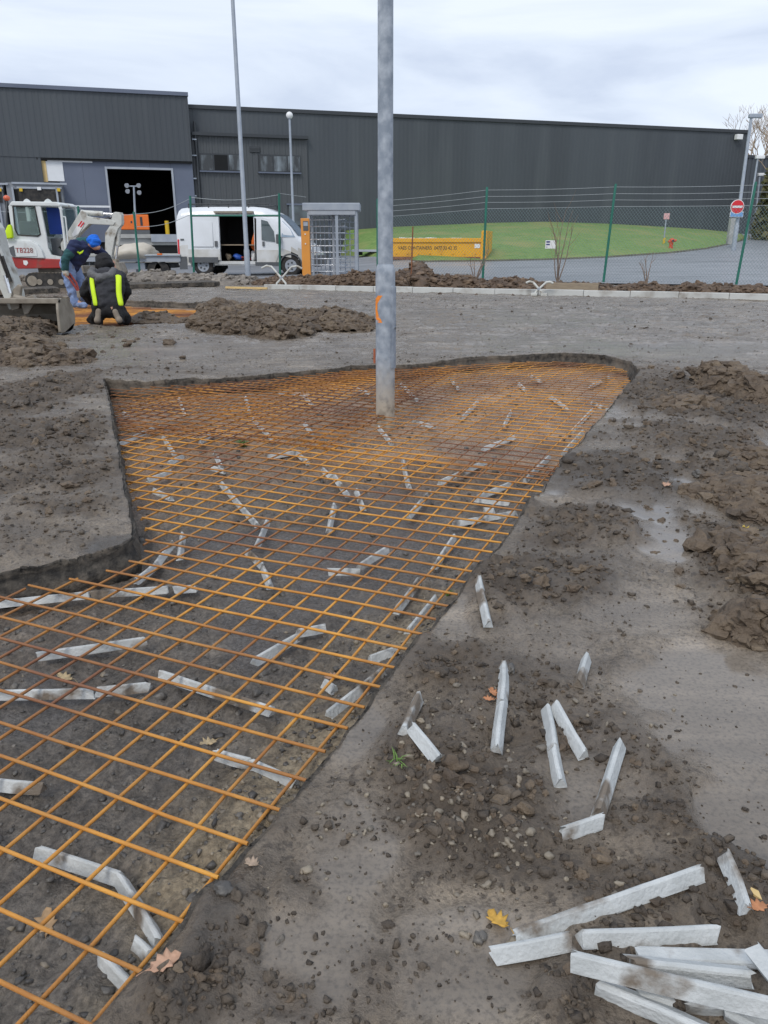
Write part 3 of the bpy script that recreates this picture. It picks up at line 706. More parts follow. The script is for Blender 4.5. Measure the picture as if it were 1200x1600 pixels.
# ================================================================== CONCRETE SPACERS
def spacer_mesh(L, wd=0.034, ht=0.026, seed=0):
    r_ = random.Random(seed); n = max(2, int(L / 0.06)); mb = MB(); rings = []
    prof = [(-0.5, 0), (0.5, 0), (0.47, 0.12), (0.16, 0.93), (0.05, 1.0), (-0.07, 1.0), (-0.17, 0.92), (-0.47, 0.12)]
    bend = r_.uniform(-0.0012, 0.0012)
    for i in range(n + 1):
        f = i / n; x_ = (f - 0.5) * L; jx = r_.uniform(-0.004, 0.004) if i in (0, n) else 0
        ring = []
        for (a, b) in prof:
            sk = (r_.uniform(-0.008, 0.008) if i in (0, n) else 0)
            ring.append(mb.bm.verts.new((x_ + jx + sk, a * wd + bend * math.sin(math.pi * f) * 2 + r_.uniform(-.0005, .0005), b * ht * (1 + r_.uniform(-.02, .015)))))
        rings.append(ring)
    m_ = len(prof)
    for i in range(n):
        for k in range(m_): mb.bm.faces.new((rings[i][k], rings[i][(k + 1) % m_], rings[i + 1][(k + 1) % m_], rings[i + 1][k]))
    mb.bm.faces.new(rings[0][::-1]); mb.bm.faces.new(rings[-1])
    bmesh.ops.recalc_face_normals(mb.bm, faces=mb.bm.faces[:])
    return mb
NSP = [0]
def spacer(x1, y1, x2, y2, label, pit=True, roll=None, z=None, wd=0.029, group=None, tilt=0.0):
    NSP[0] += 1
    zp = -0.10 if pit else 0.02
    if z is not None: zp = z + 0.02
    a = G(x1, y1, zp); b = G(x2, y2, zp); c = (a + b) / 2
    d = b - a; L = max(0.05, d.length)
    o = spacer_mesh(L, wd, seed=NSP[0]).build('concrete_spacer', M['spacer'])
    zz = z if z is not None else (min(pz(c.x, c.y), -0.112) if pit else gz(c.x, c.y) - 0.004)
    if z is None:
        f = pz if pit else gz
        za, zb = f(a.x, a.y), f(b.x, b.y)
        if pit: za = zb = -0.116
        tilt = math.atan2(max(-0.03, min(0.03, zb - za)), L); zz = max((za + zb) / 2, zz) + 0.001
        if pit: zz = -0.116
    roll = random.uniform(-0.12, 0.12) if roll is None else roll
    o.rotation_euler = (Matrix.Rotation(math.atan2(d.y, d.x), 3, 'Z') @ Matrix.Rotation(-tilt, 3, 'Y') @ Matrix.Rotation(roll, 3, 'X')).to_euler()
    o.location = (c.x, c.y, zz)
    return tag(o, label, 'concrete spacer', group or ('spacers under the mesh' if pit else 'spacers on the mud'))
S = [  # loose on the mud beside the pit
 (748, 912, 763, 975, 'lone pale concrete spacer standing apart beside the right rim of the mesh'),
 (787, 1044, 784, 1102, 'upper half of the two end to end spacers next to the orange leaf'),
 (784, 1104, 776, 1167, 'lower half of the two end to end spacers next to the orange leaf'),
 (653, 1090, 631, 1147, 'short pale spacer at the mud patch leaning up to the right'),
 (644, 1147, 684, 1194, 'short pale spacer below it at the mud patch leaning down to the right'),
 (855, 1100, 866, 1166, 'upper left bar of the V shaped pair of spacers on gravelly mud'),
 (867, 1168, 877, 1213, 'mud streaked lower end piece of the V shaped spacers'),
 (868, 1098, 914, 1172, 'right bar of the V shaped pair of spacers on gravelly mud'),
 (917, 1020, 905, 1066, 'short mud smeared spacer above the V shaped pair'),
 (969, 1164, 934, 1272, 'long side of the L shaped pair of spacers on the wet mud'),
 (879, 1297, 942, 1281, 'short side of the L shaped pair of spacers on the wet mud'),
 (807, 1452, 1096, 1371, 'long muddy spacer lying by the big yellow leaf above the pile'),
 (770, 1478, 900, 1466, 'left half of the straight spacer run just above the pile'),
 (904, 1466, 1118, 1454, 'right half of the straight spacer run just above the pile'),
 (1133, 1350, 1166, 1430, 'stubby leaning spacer at the right edge beside the wood splinter')]
for t in S: spacer(*t, pit=False)
P_ = [ # the heap in the lower right corner
 (1000, 1487, 1260, 1494, 'thin spacer edge at the back of the lower right pile', 0.0, 1.0),
 (980, 1497, 1178, 1518, 'second bar from the back in the lower right pile', 0.018, 0.5),
 (895, 1491, 1290, 1582, 'longest spacer lying across the top of the lower right pile', 0.052, 0.1),
 (1168, 1484, 1230, 1560, 'spacer standing on edge at the right of the pile', 0.058, -1.0),
 (990, 1543, 1050, 1556, 'short chunky spacer stub under the long bar of the pile', 0.0, 0.9),
 (1068, 1556, 1130, 1560, 'spacer stub half hidden under the middle of the pile', 0.0, 0.7),
 (944, 1536, 1120, 1612, 'spacer leading out of the picture at the bottom of the pile', 0.0, 0.5),
 (1132, 1566, 1240, 1630, 'spacer in the bottom right corner of the picture', 0.0, 0.9)]
for (a, b, c, d, l, z0, ro) in P_: 
    o = spacer(a, b, c, d, l, pit=False, z=gz(*G((a + c) / 2, (b + d) / 2)[:2]) + z0, roll=ro, wd=0.031, group='spacers piled in the lower right corner')
    if ro != 0: o.location.z += 0.012 * abs(math.sin(ro))
ORD = ['first', 'second', 'third', 'fourth', 'fifth', 'sixth', 'seventh', 'eighth', 'ninth', 'tenth', 'eleventh', 'twelfth', 'thirteenth', 'fourteenth']
for where, L in SP.items():
    for i, t in enumerate(sorted(L, key=lambda q: (q[0] + q[2]))):
        spacer(*t, '%s spacer from left %s' % (ORD[i], where))

# ================================================================== EARTH: clods, crumbs, heaps
def ico(sub, seed, amp=0.22):
    bm = bmesh.new(); bmesh.ops.create_icosphere(bm, subdivisions=sub, radius=1.0)
    Vv = np.array([v.co[:] for v in bm.verts]); Ff = np.array([[v.index for v in f.verts] for f in bm.faces]); bm.free()
    r_ = np.random.default_rng(seed); d = np.zeros(len(Vv))
    for k in range(7):
        w_ = r_.normal(size=3) * r_.uniform(1.2, 4.5); d += np.sin(Vv @ w_ + r_.uniform(0, 6)) * amp / (1 + 0.35 * k)
    jit_ = r_.normal(size=len(Vv)) * 0.085
    low = np.zeros(len(Vv))
    for k in range(3):                                  # a few planar breaks
        n_ = r_.normal(size=3); n_ /= np.linalg.norm(n_); c_ = r_.uniform(0.35, 0.7); t_ = Vv @ n_; low = np.minimum(low, np.where(t_ > c_, c_ / np.maximum(t_, 1e-6) - 1, 0))
    return Vv * (1 + d * 0.8 + jit_ + low)[:, None] * np.array([1.0, 0.85 + 0.3 * r_.random(), 0.8 + 0.3 * r_.random()]), Ff
ICO1 = [ico(1, k, 0.20) for k in range(6)]; ICO2 = [ico(2, k + 20, 0.22) for k in range(6)]; ICO3 = [ico(3, k + 40, 0.20) for k in range(5)]
def cloud(name, pos, size, m, lib, parent=None, smooth=True, flat=(0.55, 0.9), seed=1):
    r_ = np.random.default_rng(seed); VV = []; FF = []; n0 = 0; ct = []
    for p, s in zip(pos, size):
        v, f = lib[r_.integers(len(lib))]
        a = r_.normal(size=(3, 3)); q, _ = np.linalg.qr(a)
        sc = s * np.array([r_.uniform(0.8, 1.3), r_.uniform(0.8, 1.3), 1.0])
        w_ = (v @ q) * sc; w_[:, 2] *= r_.uniform(*flat)
        VV.append(w_ + p); FF.append(f + n0); n0 += len(v); ct.append(np.full(len(v), r_.random()))
    return np_mesh(name, np.concatenate(VV), np.concatenate(FF), m, parent, smooth, attrs={'tint': np.concatenate(ct)})
def earth_mat(name, stops, rough=0.75, bump=1.0, sc=9):
    m = mat(name, (0.1, 0.1, 0.1), rough=rough, bump=bump, bsc=32, detail=8)
    for nd in m.node_tree.nodes:
        if nd.type == 'BUMP': nd.inputs['Distance'].default_value = 0.03; t = m.node_tree; b = t.nodes['Principled BSDF']
    at = t.nodes.new('ShaderNodeAttribute'); at.attribute_name = 'tint'
    r = t.nodes.new('ShaderNodeValToRGB'); cr = r.color_ramp
    cr.elements[0].position, cr.elements[0].color = 0, stops[0] + (1,)
    cr.elements[1].position, cr.elements[1].color = 1, stops[-1] + (1,)
    for i, c in enumerate(stops[1:-1]):
        e = cr.elements.new((i + 1) / (len(stops) - 1)); e.color = c + (1,)
    co = t.nodes.new('ShaderNodeTexCoord'); nz = t.nodes.new('ShaderNodeTexNoise'); nz.inputs['Scale'].default_value = sc; nz.inputs['Detail'].default_value = 6
    ad = t.nodes.new('ShaderNodeMath'); ad.operation = 'MULTIPLY_ADD'; ad.inputs[1].default_value = 0.45
    mm = t.nodes.new('ShaderNodeMath'); mm.operation = 'MULTIPLY_ADD'; mm.inputs[1].default_value = 1.0; mm.inputs[2].default_value = -0.22
    t.links.new(co.outputs['Object'], nz.inputs['Vector']); t.links.new(at.outputs['Fac'], ad.inputs[0]); t.links.new(nz.outputs['Fac'], mm.inputs[0])
    t.links.new(mm.outputs[0], ad.inputs[2]); t.links.new(ad.outputs[0], r.inputs[0]); t.links.new(r.outputs[0], b.inputs['Base Color'])
    return m
M['clod'] = earth_mat('brown_clods', [(0.035, 0.026, 0.019), (0.080, 0.058, 0.040), (0.125, 0.092, 0.063), (0.15, 0.112, 0.075), (0.24, 0.18, 0.12)], sc=22)
M['crumb'] = earth_mat('mud_crumbs', [(0.030, 0.023, 0.018), (0.062, 0.048, 0.036), (0.105, 0.082, 0.060), (0.17, 0.138, 0.105)], rough=0.7)
M['stone'] = earth_mat('mixed_pebbles', [(0.07, 0.062, 0.054), (0.14, 0.122, 0.10), (0.26, 0.22, 0.165), (0.16, 0.115, 0.08)], rough=0.5, bump=0.2)
M['darkstone'] = earth_mat('dark_asphalt_lumps', [(0.03, 0.029, 0.028), (0.07, 0.066, 0.062), (0.13, 0.12, 0.108), (0.21, 0.19, 0.165)], rough=0.45, bump=0.4)

def scatter(n, ylo, yhi, fn, seed):
    """points spread evenly per view area, kept with probability fn(x, y)"""
    r_ = np.random.default_rng(seed); d = np.exp(r_.uniform(math.log(ylo + .8), math.log(yhi + .8), n)); yy = d - .8; xx = r_.uniform(-0.6, 0.6, n) * d
    k = r_.random(n) < fn(xx, yy); return xx[k], yy[k]
def off_pit(x_, y_):
    o = np.ones(x_.shape)
    for P in (PIT, PIT2): o *= (sdist(x_, y_, P)[0] > 0.03)
    return o
def p_crumb(x_, y_):
    _, e, wt, dk = ground_fields(x_, y_); return np.clip(0.24 + e * 0.8, 0, 1) * (1 - 0.8 * wt) * off_pit(x_, y_)
xx, yy = scatter(80000, 0.5, 17, p_crumb, 5)
zz, ee, _, _ = ground_fields(xx, yy)
sz = rng.lognormal(math.log(0.0042), 0.6, len(xx)) * (0.75 + 0.09 * yy) * (0.7 + 0.7 * ee); sz = np.clip(sz, 0.002, 0.05)
tag(cloud('mud_crumbs', np.stack([xx, yy, zz + sz * 0.15], 1), sz, M['crumb'], [ico(1, k, 0.2) for k in range(3)], seed=3), 'small crumbs of mud scattered over the wet ground', 'mud', kind='stuff')
def p_clod(x_, y_):
    _, e, wt, dk = ground_fields(x_, y_); return np.clip(e - 0.45, 0, 1) * 1.6 * off_pit(x_, y_)
xx, yy = scatter(12000, 0.6, 9, p_clod, 8); zz = ground_fields(xx, yy)[0]
sz = np.clip(rng.lognormal(math.log(0.0085), 0.55, len(xx)) * (0.6 + 0.15 * yy), 0.004, 0.06)
tag(cloud('soil_clods', np.stack([xx, yy, zz + sz * 0.1], 1), sz, M['clod'], ICO2, smooth=False, seed=9), 'brown lumps of churned soil beside the pit', 'soil', kind='stuff')
# pebbles where the sub-base shows through
def p_peb(x_, y_):
    c1 = G(700, 1290); c2 = G(810, 1130)
    return (0.85 * np.exp(-(((x_ - c1.x) / .2) ** 2 + ((y_ - c1.y) / .17) ** 2)) + 0.55 * np.exp(-(((x_ - c2.x) / .25) ** 2 + ((y_ - c2.y) / .16) ** 2)) + 0.003) * off_pit(x_, y_)
xx, yy = scatter(16000, 0.6, 6, p_peb, 12); zz = ground_fields(xx, yy)[0]
sz = np.clip(rng.lognormal(math.log(0.0048), 0.45, len(xx)), 0.002, 0.014)
tag(cloud('pebbles', np.stack([xx, yy, zz + sz * 0.2], 1), sz, M['stone'], ICO2, seed=14), 'tan and grey pebbles showing in the mud patches', 'gravel', kind='stuff')
# lumps in the pit
def p_pit(x_, y_):
    _, br, sm, tn = pit_floor(x_, y_); return (sdist(x_, y_, PIT)[0] < -0.03) * (0.55 * (1 - sm) + 0.3 * tn)
xx, yy = scatter(22000, 0.3, 7.5, p_pit, 15); zz = pit_floor(xx, yy)[0]
sz = np.clip(rng.lognormal(math.log(0.0058), 0.55, len(xx)) * (0.8 + 0.1 * yy), 0.002, 0.022)
tag(cloud('pit_rubble', np.stack([xx, yy, zz + sz * 0.1], 1), sz, M['darkstone'], ICO1, seed=16), 'dark stones and mud lumps on the pit floor', 'rubble', kind='stuff')
xx, yy = scatter(9000, 0.3, 4.5, lambda a, b: (sdist(a, b, PIT)[0] < -0.03) * np.clip(pit_floor(a, b)[3] * 0.8 + 0.02, 0, 1), 17); zz = pit_floor(xx, yy)[0]
sz = np.clip(rng.lognormal(math.log(0.0065), 0.5, len(xx)), 0.003, 0.022)
tag(cloud('sandy_gravel', np.stack([xx, yy, zz + sz * 0.2], 1), sz, M['stone'], ICO1, seed=18), 'sandy gravel spilling along the near right rim of the pit', 'gravel', kind='stuff')

def heap(name, label, outline, h, n, smin, smax, seed, m=None, ridge=0.7, lib=None, cat='soil heap'):
    """outline: ellipses (cx, cy, rx, ry, height factor); an under-dome and clods piled on it"""
    r_ = np.random.default_rng(seed); pos = []; size = []
    x0 = min(o[0] - o[2] for o in outline); x1 = max(o[0] + o[2] for o in outline); y0 = min(o[1] - o[3] for o in outline); y1 = max(o[1] + o[3] for o in outline)
    def hz(a, b):
        z_ = np.zeros_like(a)
        wob = 0.35 * (fbm(a * 2.5, b * 2.5, 3, seed) - 0.5)
        for (cx, cy, rx, ry, k) in outline:
            r2 = ((a - cx) / rx) ** 2 + ((b - cy) / ry) ** 2 + wob; z_ = np.maximum(z_, k * h * np.clip(1 - r2, 0, 1) ** ridge)
        return z_
    gx, gy = np.meshgrid(np.linspace(x0, x1, 70), np.linspace(y0, y1, 40)); g_ = hz(gx, gy)
    wl, cd = worley(gx * 6, gy * 6, seed); gzv = g_ * (0.8 + 0.25 * fbm(gx * 5, gy * 5, 3, seed)) + np.where(g_ > 0, np.clip(.7 - wl, 0, 1) * .05, 0) + terrain(gx, gy) - 0.02
    Ig = np.arange(gx.size).reshape(gx.shape); Qg = np.stack([Ig[:-1, :-1], Ig[:-1, 1:], Ig[1:, 1:], Ig[1:, :-1]], -1).reshape(-1, 4)
    Qg = Qg[(g_.ravel()[Qg] > 0.002).any(1)]
    root = empty(name, ((x0 + x1) / 2, (y0 + y1) / 2, 0), 0, label, cat)
    off = np.array([(x0 + x1) / 2, (y0 + y1) / 2, 0])
    np_mesh('packed_soil', np.stack([gx.ravel(), gy.ravel(), gzv.ravel()], 1) - off, Qg, m or M['clod'], root, attrs={'tint': np.full(gx.size, 0.3)})
    a = r_.uniform(x0, x1, n * 12); b = r_.uniform(y0, y1, n * 12); hh = hz(a, b)
    ok = np.where((hh > 0.004) | (r_.random(n * 12) < 0.04))[0][:n]; a, b, hh = a[ok], b[ok], hh[ok]
    size = smin * .7 * (smax / smin / .7) ** (r_.random(len(a)) ** 1.5) * np.where(hh > 0.02, 1.0, 0.6)
    pos = np.stack([a, b, hh * 0.92 + terrain(a, b) - 0.02 + size * 0.15], 1) - off
    c = cloud('clods', pos, size, m or M['clod'], lib or ICO2, root, smooth=False, seed=seed); c['kind'] = 'stuff'
    return root
def el(px, py, rx, ry, k): return area(px, py, rx, ry, k)
heap('soil_heap', 'chunky brown soil heap between the kneeling worker and the lamp post', [el(385, 507, 82, 13, 1.0), el(345, 502, 40, 9, 1.1), el(440, 520, 55, 8, .75)], 0.27, 1500, 0.025, 0.11, 31)
heap('soil_heap', 'darker crumbly soil heap just left of the lamp post', [el(505, 505, 70, 10, 1.0), el(545, 511, 50, 7, .8)], 0.20, 1200, 0.02, 0.09, 32)
heap('soil_heap', 'large brown soil heap in front of the excavator bucket at the left edge', [el(0, 556, 60, 20, 1.0), el(-50, 545, 70, 34, 1.6), el(62, 562, 50, 12, .5), el(110, 563, 36, 7, .4)], 0.16, 2200, 0.02, 0.095, 33)
heap('soil_heap', 'small line of brown clods in front of the far mesh', [el(240, 498, 36, 5, 1.0), el(290, 502, 30, 4, .5)], 0.10, 90, 0.02, 0.08, 34)
heap('soil_heap', 'jagged ridge of brown clods at the right edge of the picture', [el(1135, 610, 45, 16, 1.0), el(1180, 625, 40, 12, .9), el(1080, 640, 60, 14, .3)], 0.22, 700, 0.012, 0.075, 35)
heap('soil_heap', 'long brown clod heap running down the right edge beside the puddle', [el(1190, 790, 70, 45, .8), el(1200, 900, 60, 60, 1.0), el(1170, 985, 50, 28, .9), el(1195, 720, 60, 20, .6), el(1100, 770, 60, 12, .3)], 0.11, 2200, 0.008, 0.048, 36)
# single lumps that can be told apart
def lump(px, py, s, label, m='clod', lib=None, sc=(1.2, 1, .7), cat='clod'):
    p = G(px, py); o = cloud({'clod': 'soil_clod', 'darkstone': 'asphalt_lump', 'stone': 'stone'}[m], [(0, 0, 0)], [s], M[m], lib or ICO3, seed=int(px * 7 + py))
    o.location = (p.x, p.y, gz(p.x, p.y) + s * 0.35); return tag(o, label, cat)
for t in [(92, 541, .055, 'small round clod left of centre on the bare slab'), (200, 540, .05, 'small flat clod below the kneeling worker'), (262, 537, .06, 'flat brown clod on the slab below the soil heap'),
          (130, 556, .06, 'brown clod at the tip of the left soil heap'), (705, 1212, .028, 'dark reddish clod at the end of the short spacer'), (285, 560, .03, 'small clod near the back rim of the pit')]: lump(*t)
for t in [(797, 1057, .017, 'black asphalt lump beside the end to end spacers'), (750, 1462, .013, 'black stone left of the yellow leaf spacers'), (345, 1405, .016, 'black stone by the rim in the foreground'), (1090, 745, .03, 'dark stone at the puddle edge on the right')]: lump(*t, m='darkstone', cat='stone')

# ================================================================== FALLEN LEAVES, WEEDS, SPLINTER
def leaf(px, py, s, rot, col, label, z=None, pit=False):
    outl = [(0, -1.0, .12), (0.10, -.62, .0), (.36, -.55, .05), (.30, -.30, 0), (.62, -.12, .12), (.40, .10, 0), (.60, .42, .16), (.28, .46, 0), (.26, .80, .1), (0, 1.0, .05),
            (-.26, .74, .1), (-.30, .48, 0), (-.60, .36, .15), (-.38, .06, 0), (-.60, -.18, .1), (-.28, -.32, 0), (-.34, -.60, .06), (-.08, -.64, 0)]
    mb = MB(); r_ = random.Random(px); mid = [mb.bm.verts.new((0, t, 0.02)) for t in (-.7, -.2, .3, .75)]
    ov = [mb.bm.verts.new((a + r_.uniform(-.05, .05), b, c * 1.6 + r_.uniform(0, .1))) for a, b, c in outl]
    n = len(ov)
    def nearest(v): return min(mid, key=lambda q: abs(q.co.y - v.co.y))
    for i in range(n):
        a, b = ov[i], ov[(i + 1) % n]; ma, mc = nearest(a), nearest(b)
        try:
            mb.bm.faces.new((a, b, ma))
            if ma is not mc: mb.bm.faces.new((b, mc, ma))
        except ValueError: pass
    st = mb.bm.verts.new((0.02, -1.45, .05)); st2 = mb.bm.verts.new((-.03, -1.43, .05)); mb.bm.faces.new((ov[0], st, st2))
    bmesh.ops.subdivide_edges(mb.bm, edges=mb.bm.edges[:], cuts=1, use_grid_fill=False)
    for v in mb.bm.verts: v.co = v.co * s * 1.15
    p = G(px, py, -0.1 if pit else 0); o = mb.build('fallen_leaf', mat('leaf_%d' % px, col, tuple(c * .72 for c in col), sc=60, rough=0.6, rand=False), None, smooth=True)
    md = o.modifiers.new('thickness', 'SOLIDIFY'); md.thickness = 0.0008
    o.location = (p.x, p.y, (pz(p.x, p.y) if pit else gz(p.x, p.y)) + 0.006 if z is None else z)
    o.rotation_euler = (r_.uniform(-.25, .25), r_.uniform(-.25, .25), rot); return tag(o, label, 'leaf', 'fallen leaves')
TANL, YEL, PNK, ORG = (0.52, 0.40, 0.23), (0.62, 0.36, 0.06), (0.50, 0.30, 0.20), (0.50, 0.22, 0.10)
leaf(779, 1436, .026, 0.5, YEL, 'big golden oak leaf lying at the end of the long muddy spacer')
leaf(258, 1523, .026, -1.1, PNK, 'pinkish dry leaf on the mud rim at the bottom left')
leaf(98, 1038, .030, 1.2, TANL, 'cream oak leaf under the mesh below the lone long spacer', pit=True)
leaf(142, 1062, .020, 0.4, (0.45, 0.30, 0.25), 'curled pink brown leaf under the mesh at the left', pit=True)
leaf(325, 1141, .024, 2.2, (0.55, 0.43, 0.26), 'cream oak leaf under the mesh left of the spacer pair', pit=True)
leaf(70, 1427, .030, 0.3, (0.46, 0.30, 0.16), 'brown oak leaf under the mesh in the foreground corner', pit=True)
leaf(520, 1044, .024, 1.4, (0.42, 0.26, 0.17), 'brown leaf under the mesh by the sandy rim', pit=True)
leaf(335, 886, .024, 0.8, TANL, 'tan leaf under the mesh in the pit middle', pit=True)
leaf(686, 866, .030, 0.8, (0.60, 0.45, 0.24), 'pale tan leaf beside the spacer near the right rim', pit=True)
leaf(770, 1091, .018, 0.2, ORG, 'orange leaf touching the end to end spacers')
leaf(764, 1103, .015, 1.2, ORG, 'small orange leaf just below the other orange leaf')
leaf(1163, 827, .035, 0.6, (0.62, 0.44, 0.08), 'yellow leaf on the clods beside the puddle at right')
leaf(1040, 768, .030, 2.6, PNK, 'pinkish leaf on the dark clod patch at right')
leaf(395, 1352, .018, 0.9, (0.40, 0.30, 0.22), 'dull tan leaf pressed in the mud beyond the mesh ends')
leaf(1180, 1440, .018, 1.6, ORG, 'orange leaf scrap below the leaning stubby spacer')
mb = MB(); a, b = G(1172, 1388, .02), G(1190, 1410, .02); mb.prism([a + Vector((-.004, 0, 0)), (a + b) / 2 + Vector((.006, .004, 0)), b, (a + b) / 2 + Vector((-.006, -.003, 0))], (0, 0, .006))
tag(mb.build('wood_splinter', M['newtimber']), 'pale wood splinter beside the leaning stubby spacer', 'splinter')
M['grass'] = mat('fresh_grass', (0.10, 0.20, 0.035), (0.15, 0.26, 0.05), sc=20, rough=0.6)
def tuft(px, py, s, n, label, pit=False):
    p = G(px, py, -.1 if pit else 0); mb = MB(); r_ = random.Random(px)
    for k in range(n):
        a = r_.uniform(0, 6.28); l = s * r_.uniform(.6, 1.2); b = Vector((r_.uniform(-.3, .3) * s, r_.uniform(-.3, .3) * s, -.004)); d = Vector((math.cos(a), math.sin(a), 0))
        sd_ = Vector((-d.y, d.x, 0)) * s * .06; m1 = b + d * l * .35 + Vector((0, 0, l * .55)); t = b + d * l * .95 + Vector((0, 0, l * .6))
        mb.quad([b - sd_, b + sd_, m1 + sd_ * .8, m1 - sd_ * .8]); mb.quad([m1 - sd_ * .8, m1 + sd_ * .8, t + sd_ * .1, t - sd_ * .1])
    o = mb.build('grass_tuft', M['grass']); o.location = (p.x, p.y, (pz(p.x, p.y) if pit else gz(p.x, p.y)) + .002); return tag(o, label, 'grass tuft')
tuft(622, 1200, .03, 16, 'small green grass tuft on the brown mud patch')
tuft(380, 686, .07, 60, 'green weed growing on the pit floor left of the lamp post', True)
tuft(700, 930, .025, 24, 'tiny green sprout at the right rim of the pit', True)
tuft(275, 908, .02, 14, 'tiny green sprout near the slab corner', True)

# ================================================================== LAMP POST IN THE PIT
PB = G(602, 662, -0.12); PX, PY = PB.x, PB.y
post = empty('lamp_post', (PX, PY, -0.12), 0, 'thick galvanised lamp post with orange paint mark standing in the pit', 'lamp post', 'lamp posts')
zt = V(603, 424, PY).z + 0.12; rb = 0.0665
mb = MB(); N_ = 32
mb.tube([(0, 0, -.1), (0, 0, zt - .02), (0, 0, zt), (0, 0, zt + .02), (0, 0, zt + .045)], [rb, rb, rb * .985, rb * .93, rb * .80], N_)
base_ = mb.build('base_section', None, post)
gm_ = mat('galvanised_muddy_base', (0.235, 0.275, 0.33), (0.42, 0.465, 0.52), sc=16, lo=0.38, hi=0.68, rough=0.5, rough2=0.65, metal=0.1, bump=0.06, bsc=50)
t = gm_.node_tree; bs = t.nodes['Principled BSDF']; src = bs.inputs['Base Color'].links[0].from_socket   # dried mud splashed up the foot
co = t.nodes.new('ShaderNodeTexCoord'); sx = t.nodes.new('ShaderNodeSeparateXYZ'); nz = t.nodes.new('ShaderNodeTexNoise'); nz.inputs['Scale'].default_value = 14; nz.inputs['Detail'].default_value = 6
md = t.nodes.new('ShaderNodeMath'); md.operation = 'MULTIPLY_ADD'; md.inputs[1].default_value = -0.22
rp = t.nodes.new('ShaderNodeValToRGB'); rp.color_ramp.elements[0].position = 0.02; rp.color_ramp.elements[0].color = (1, 1, 1, 1); rp.color_ramp.elements[1].position = 0.36; rp.color_ramp.elements[1].color = (0, 0, 0, 1)
mx = t.nodes.new('ShaderNodeMixRGB'); r2 = t.nodes.new('ShaderNodeValToRGB'); r2.color_ramp.elements[0].position = .33; r2.color_ramp.elements[1].position = .5
r2.color_ramp.elements[0].color = (0.20, 0.17, 0.135, 1); r2.color_ramp.elements[1].color = (0.42, 0.37, 0.30, 1)
t.links.new(co.outputs['Object'], sx.inputs[0]); t.links.new(co.outputs['Object'], nz.inputs['Vector']); t.links.new(nz.outputs['Fac'], md.inputs[0]); t.links.new(sx.outputs['Z'], md.inputs[2])
t.links.new(md.outputs[0], rp.inputs[0]); t.links.new(rp.outputs[0], mx.inputs[0]); t.links.new(src, mx.inputs[1]); t.links.new(nz.outputs['Fac'], r2.inputs[0]); t.links.new(r2.outputs[0], mx.inputs[2]); t.links.new(mx.outputs[0], bs.inputs['Base Color'])
base_.data.materials.append(gm_)
MB().tube([(0, 0, zt + .03 + k * (7.57 - zt) / 20) for k in range(21)], [rb * (.77 - .22 * k / 20) for k in range(21)], N_).build('shaft', M['galv'], post)
hd = MB(); hd.tube([(0, 0, 7.5), (0, .25, 7.75), (0, .6, 7.8)], .03, 8); hd.box((-.12, .5, 7.74), (.12, 1.1, 7.86), .03); hd.build('lantern', M['galv_far'], post)
z0 = V(603, 574, PY).z + .12; z1 = V(603, 448, PY).z + .12
def arc_patch(name, a0, a1, zA, zB, off, m, parent, n=8, th=0.0):
    mb = MB(); inner = []; outer = []
    vs = [[mb.bm.verts.new((math.cos(a0 + (a1 - a0) * i / n) * (rb + off), math.sin(a0 + (a1 - a0) * i / n) * (rb + off), zz)) for i in range(n + 1)] for zz in (zA, zB)]
    vb = [[mb.bm.verts.new((math.cos(a0 + (a1 - a0) * i / n) * (rb - .004), math.sin(a0 + (a1 - a0) * i / n) * (rb - .004), zz)) for i in range(n + 1)] for zz in (zA, zB)]
    for i in range(n):
        mb.bm.faces.new((vs[0][i], vs[0][i + 1], vs[1][i + 1], vs[1][i])); mb.bm.faces.new((vb[0][i], vs[0][i], vs[0][i + 1], vb[0][i + 1])[::-1]); mb.bm.faces.new((vb[1][i], vb[1][i + 1], vs[1][i + 1], vs[1][i])[::-1])
    for j in (0, n): mb.bm.faces.new((vb[0][j], vb[1][j], vs[1][j], vs[0][j]))
    return mb.build(name, m, parent, smooth=False)
hatch = arc_patch('hatch_door', R(-52), R(20), z0, z1, 0.007, M['galv'], post)
lk = MB(); aa = R(-25); lk.tube([(math.cos(aa) * rb, math.sin(aa) * rb, (z0 + z1) / 2), (math.cos(aa) * (rb + .012), math.sin(aa) * (rb + .012), (z0 + z1) / 2)], .008, 10); lk.build('lock', M['plastic'], hatch)
# spray mark: a hooked stroke on the left of the post
def mark(px, py):
    p = V(px, py, PY); sx_ = max(-.985, min(.985, (p.x - PX) / rb)); a = -math.acos(sx_); return a, p.z + .12
mb = MB(); prev = None
for (px, py, wd) in [(594, 461, .012), (590, 466, .017), (588, 474, .012), (588, 484, .012), (589, 492, .013), (591, 498, .016), (594, 503, .011)]:
    a, zz = mark(px, py); da_ = wd / rb * 1.5
    cur = [mb.bm.verts.new((math.cos(q) * (rb + .0012), math.sin(q) * (rb + .0012), zz)) for q in (a - da_, a - da_ / 3, a + da_ / 3, a + da_)]
    if prev:
        for i in range(3): mb.bm.faces.new((prev[i], prev[i + 1], cur[i + 1], cur[i]))
    prev = cur
mb.build('paint_mark', M['spray'], post)
a = G(586, 604, -.12); mb = MB(); p = V(585, 545, a.y + .6); mb.tube([(p.x, p.y, -.2), (p.x, p.y, p.z)], .011, 8)
tag(mb.build('marker_stake', mat('orange_stake', (0.42, 0.12, 0.05), (0.3, .09, .05), sc=20, rough=.7)), 'orange marker stake just behind the thick lamp post', 'stake')
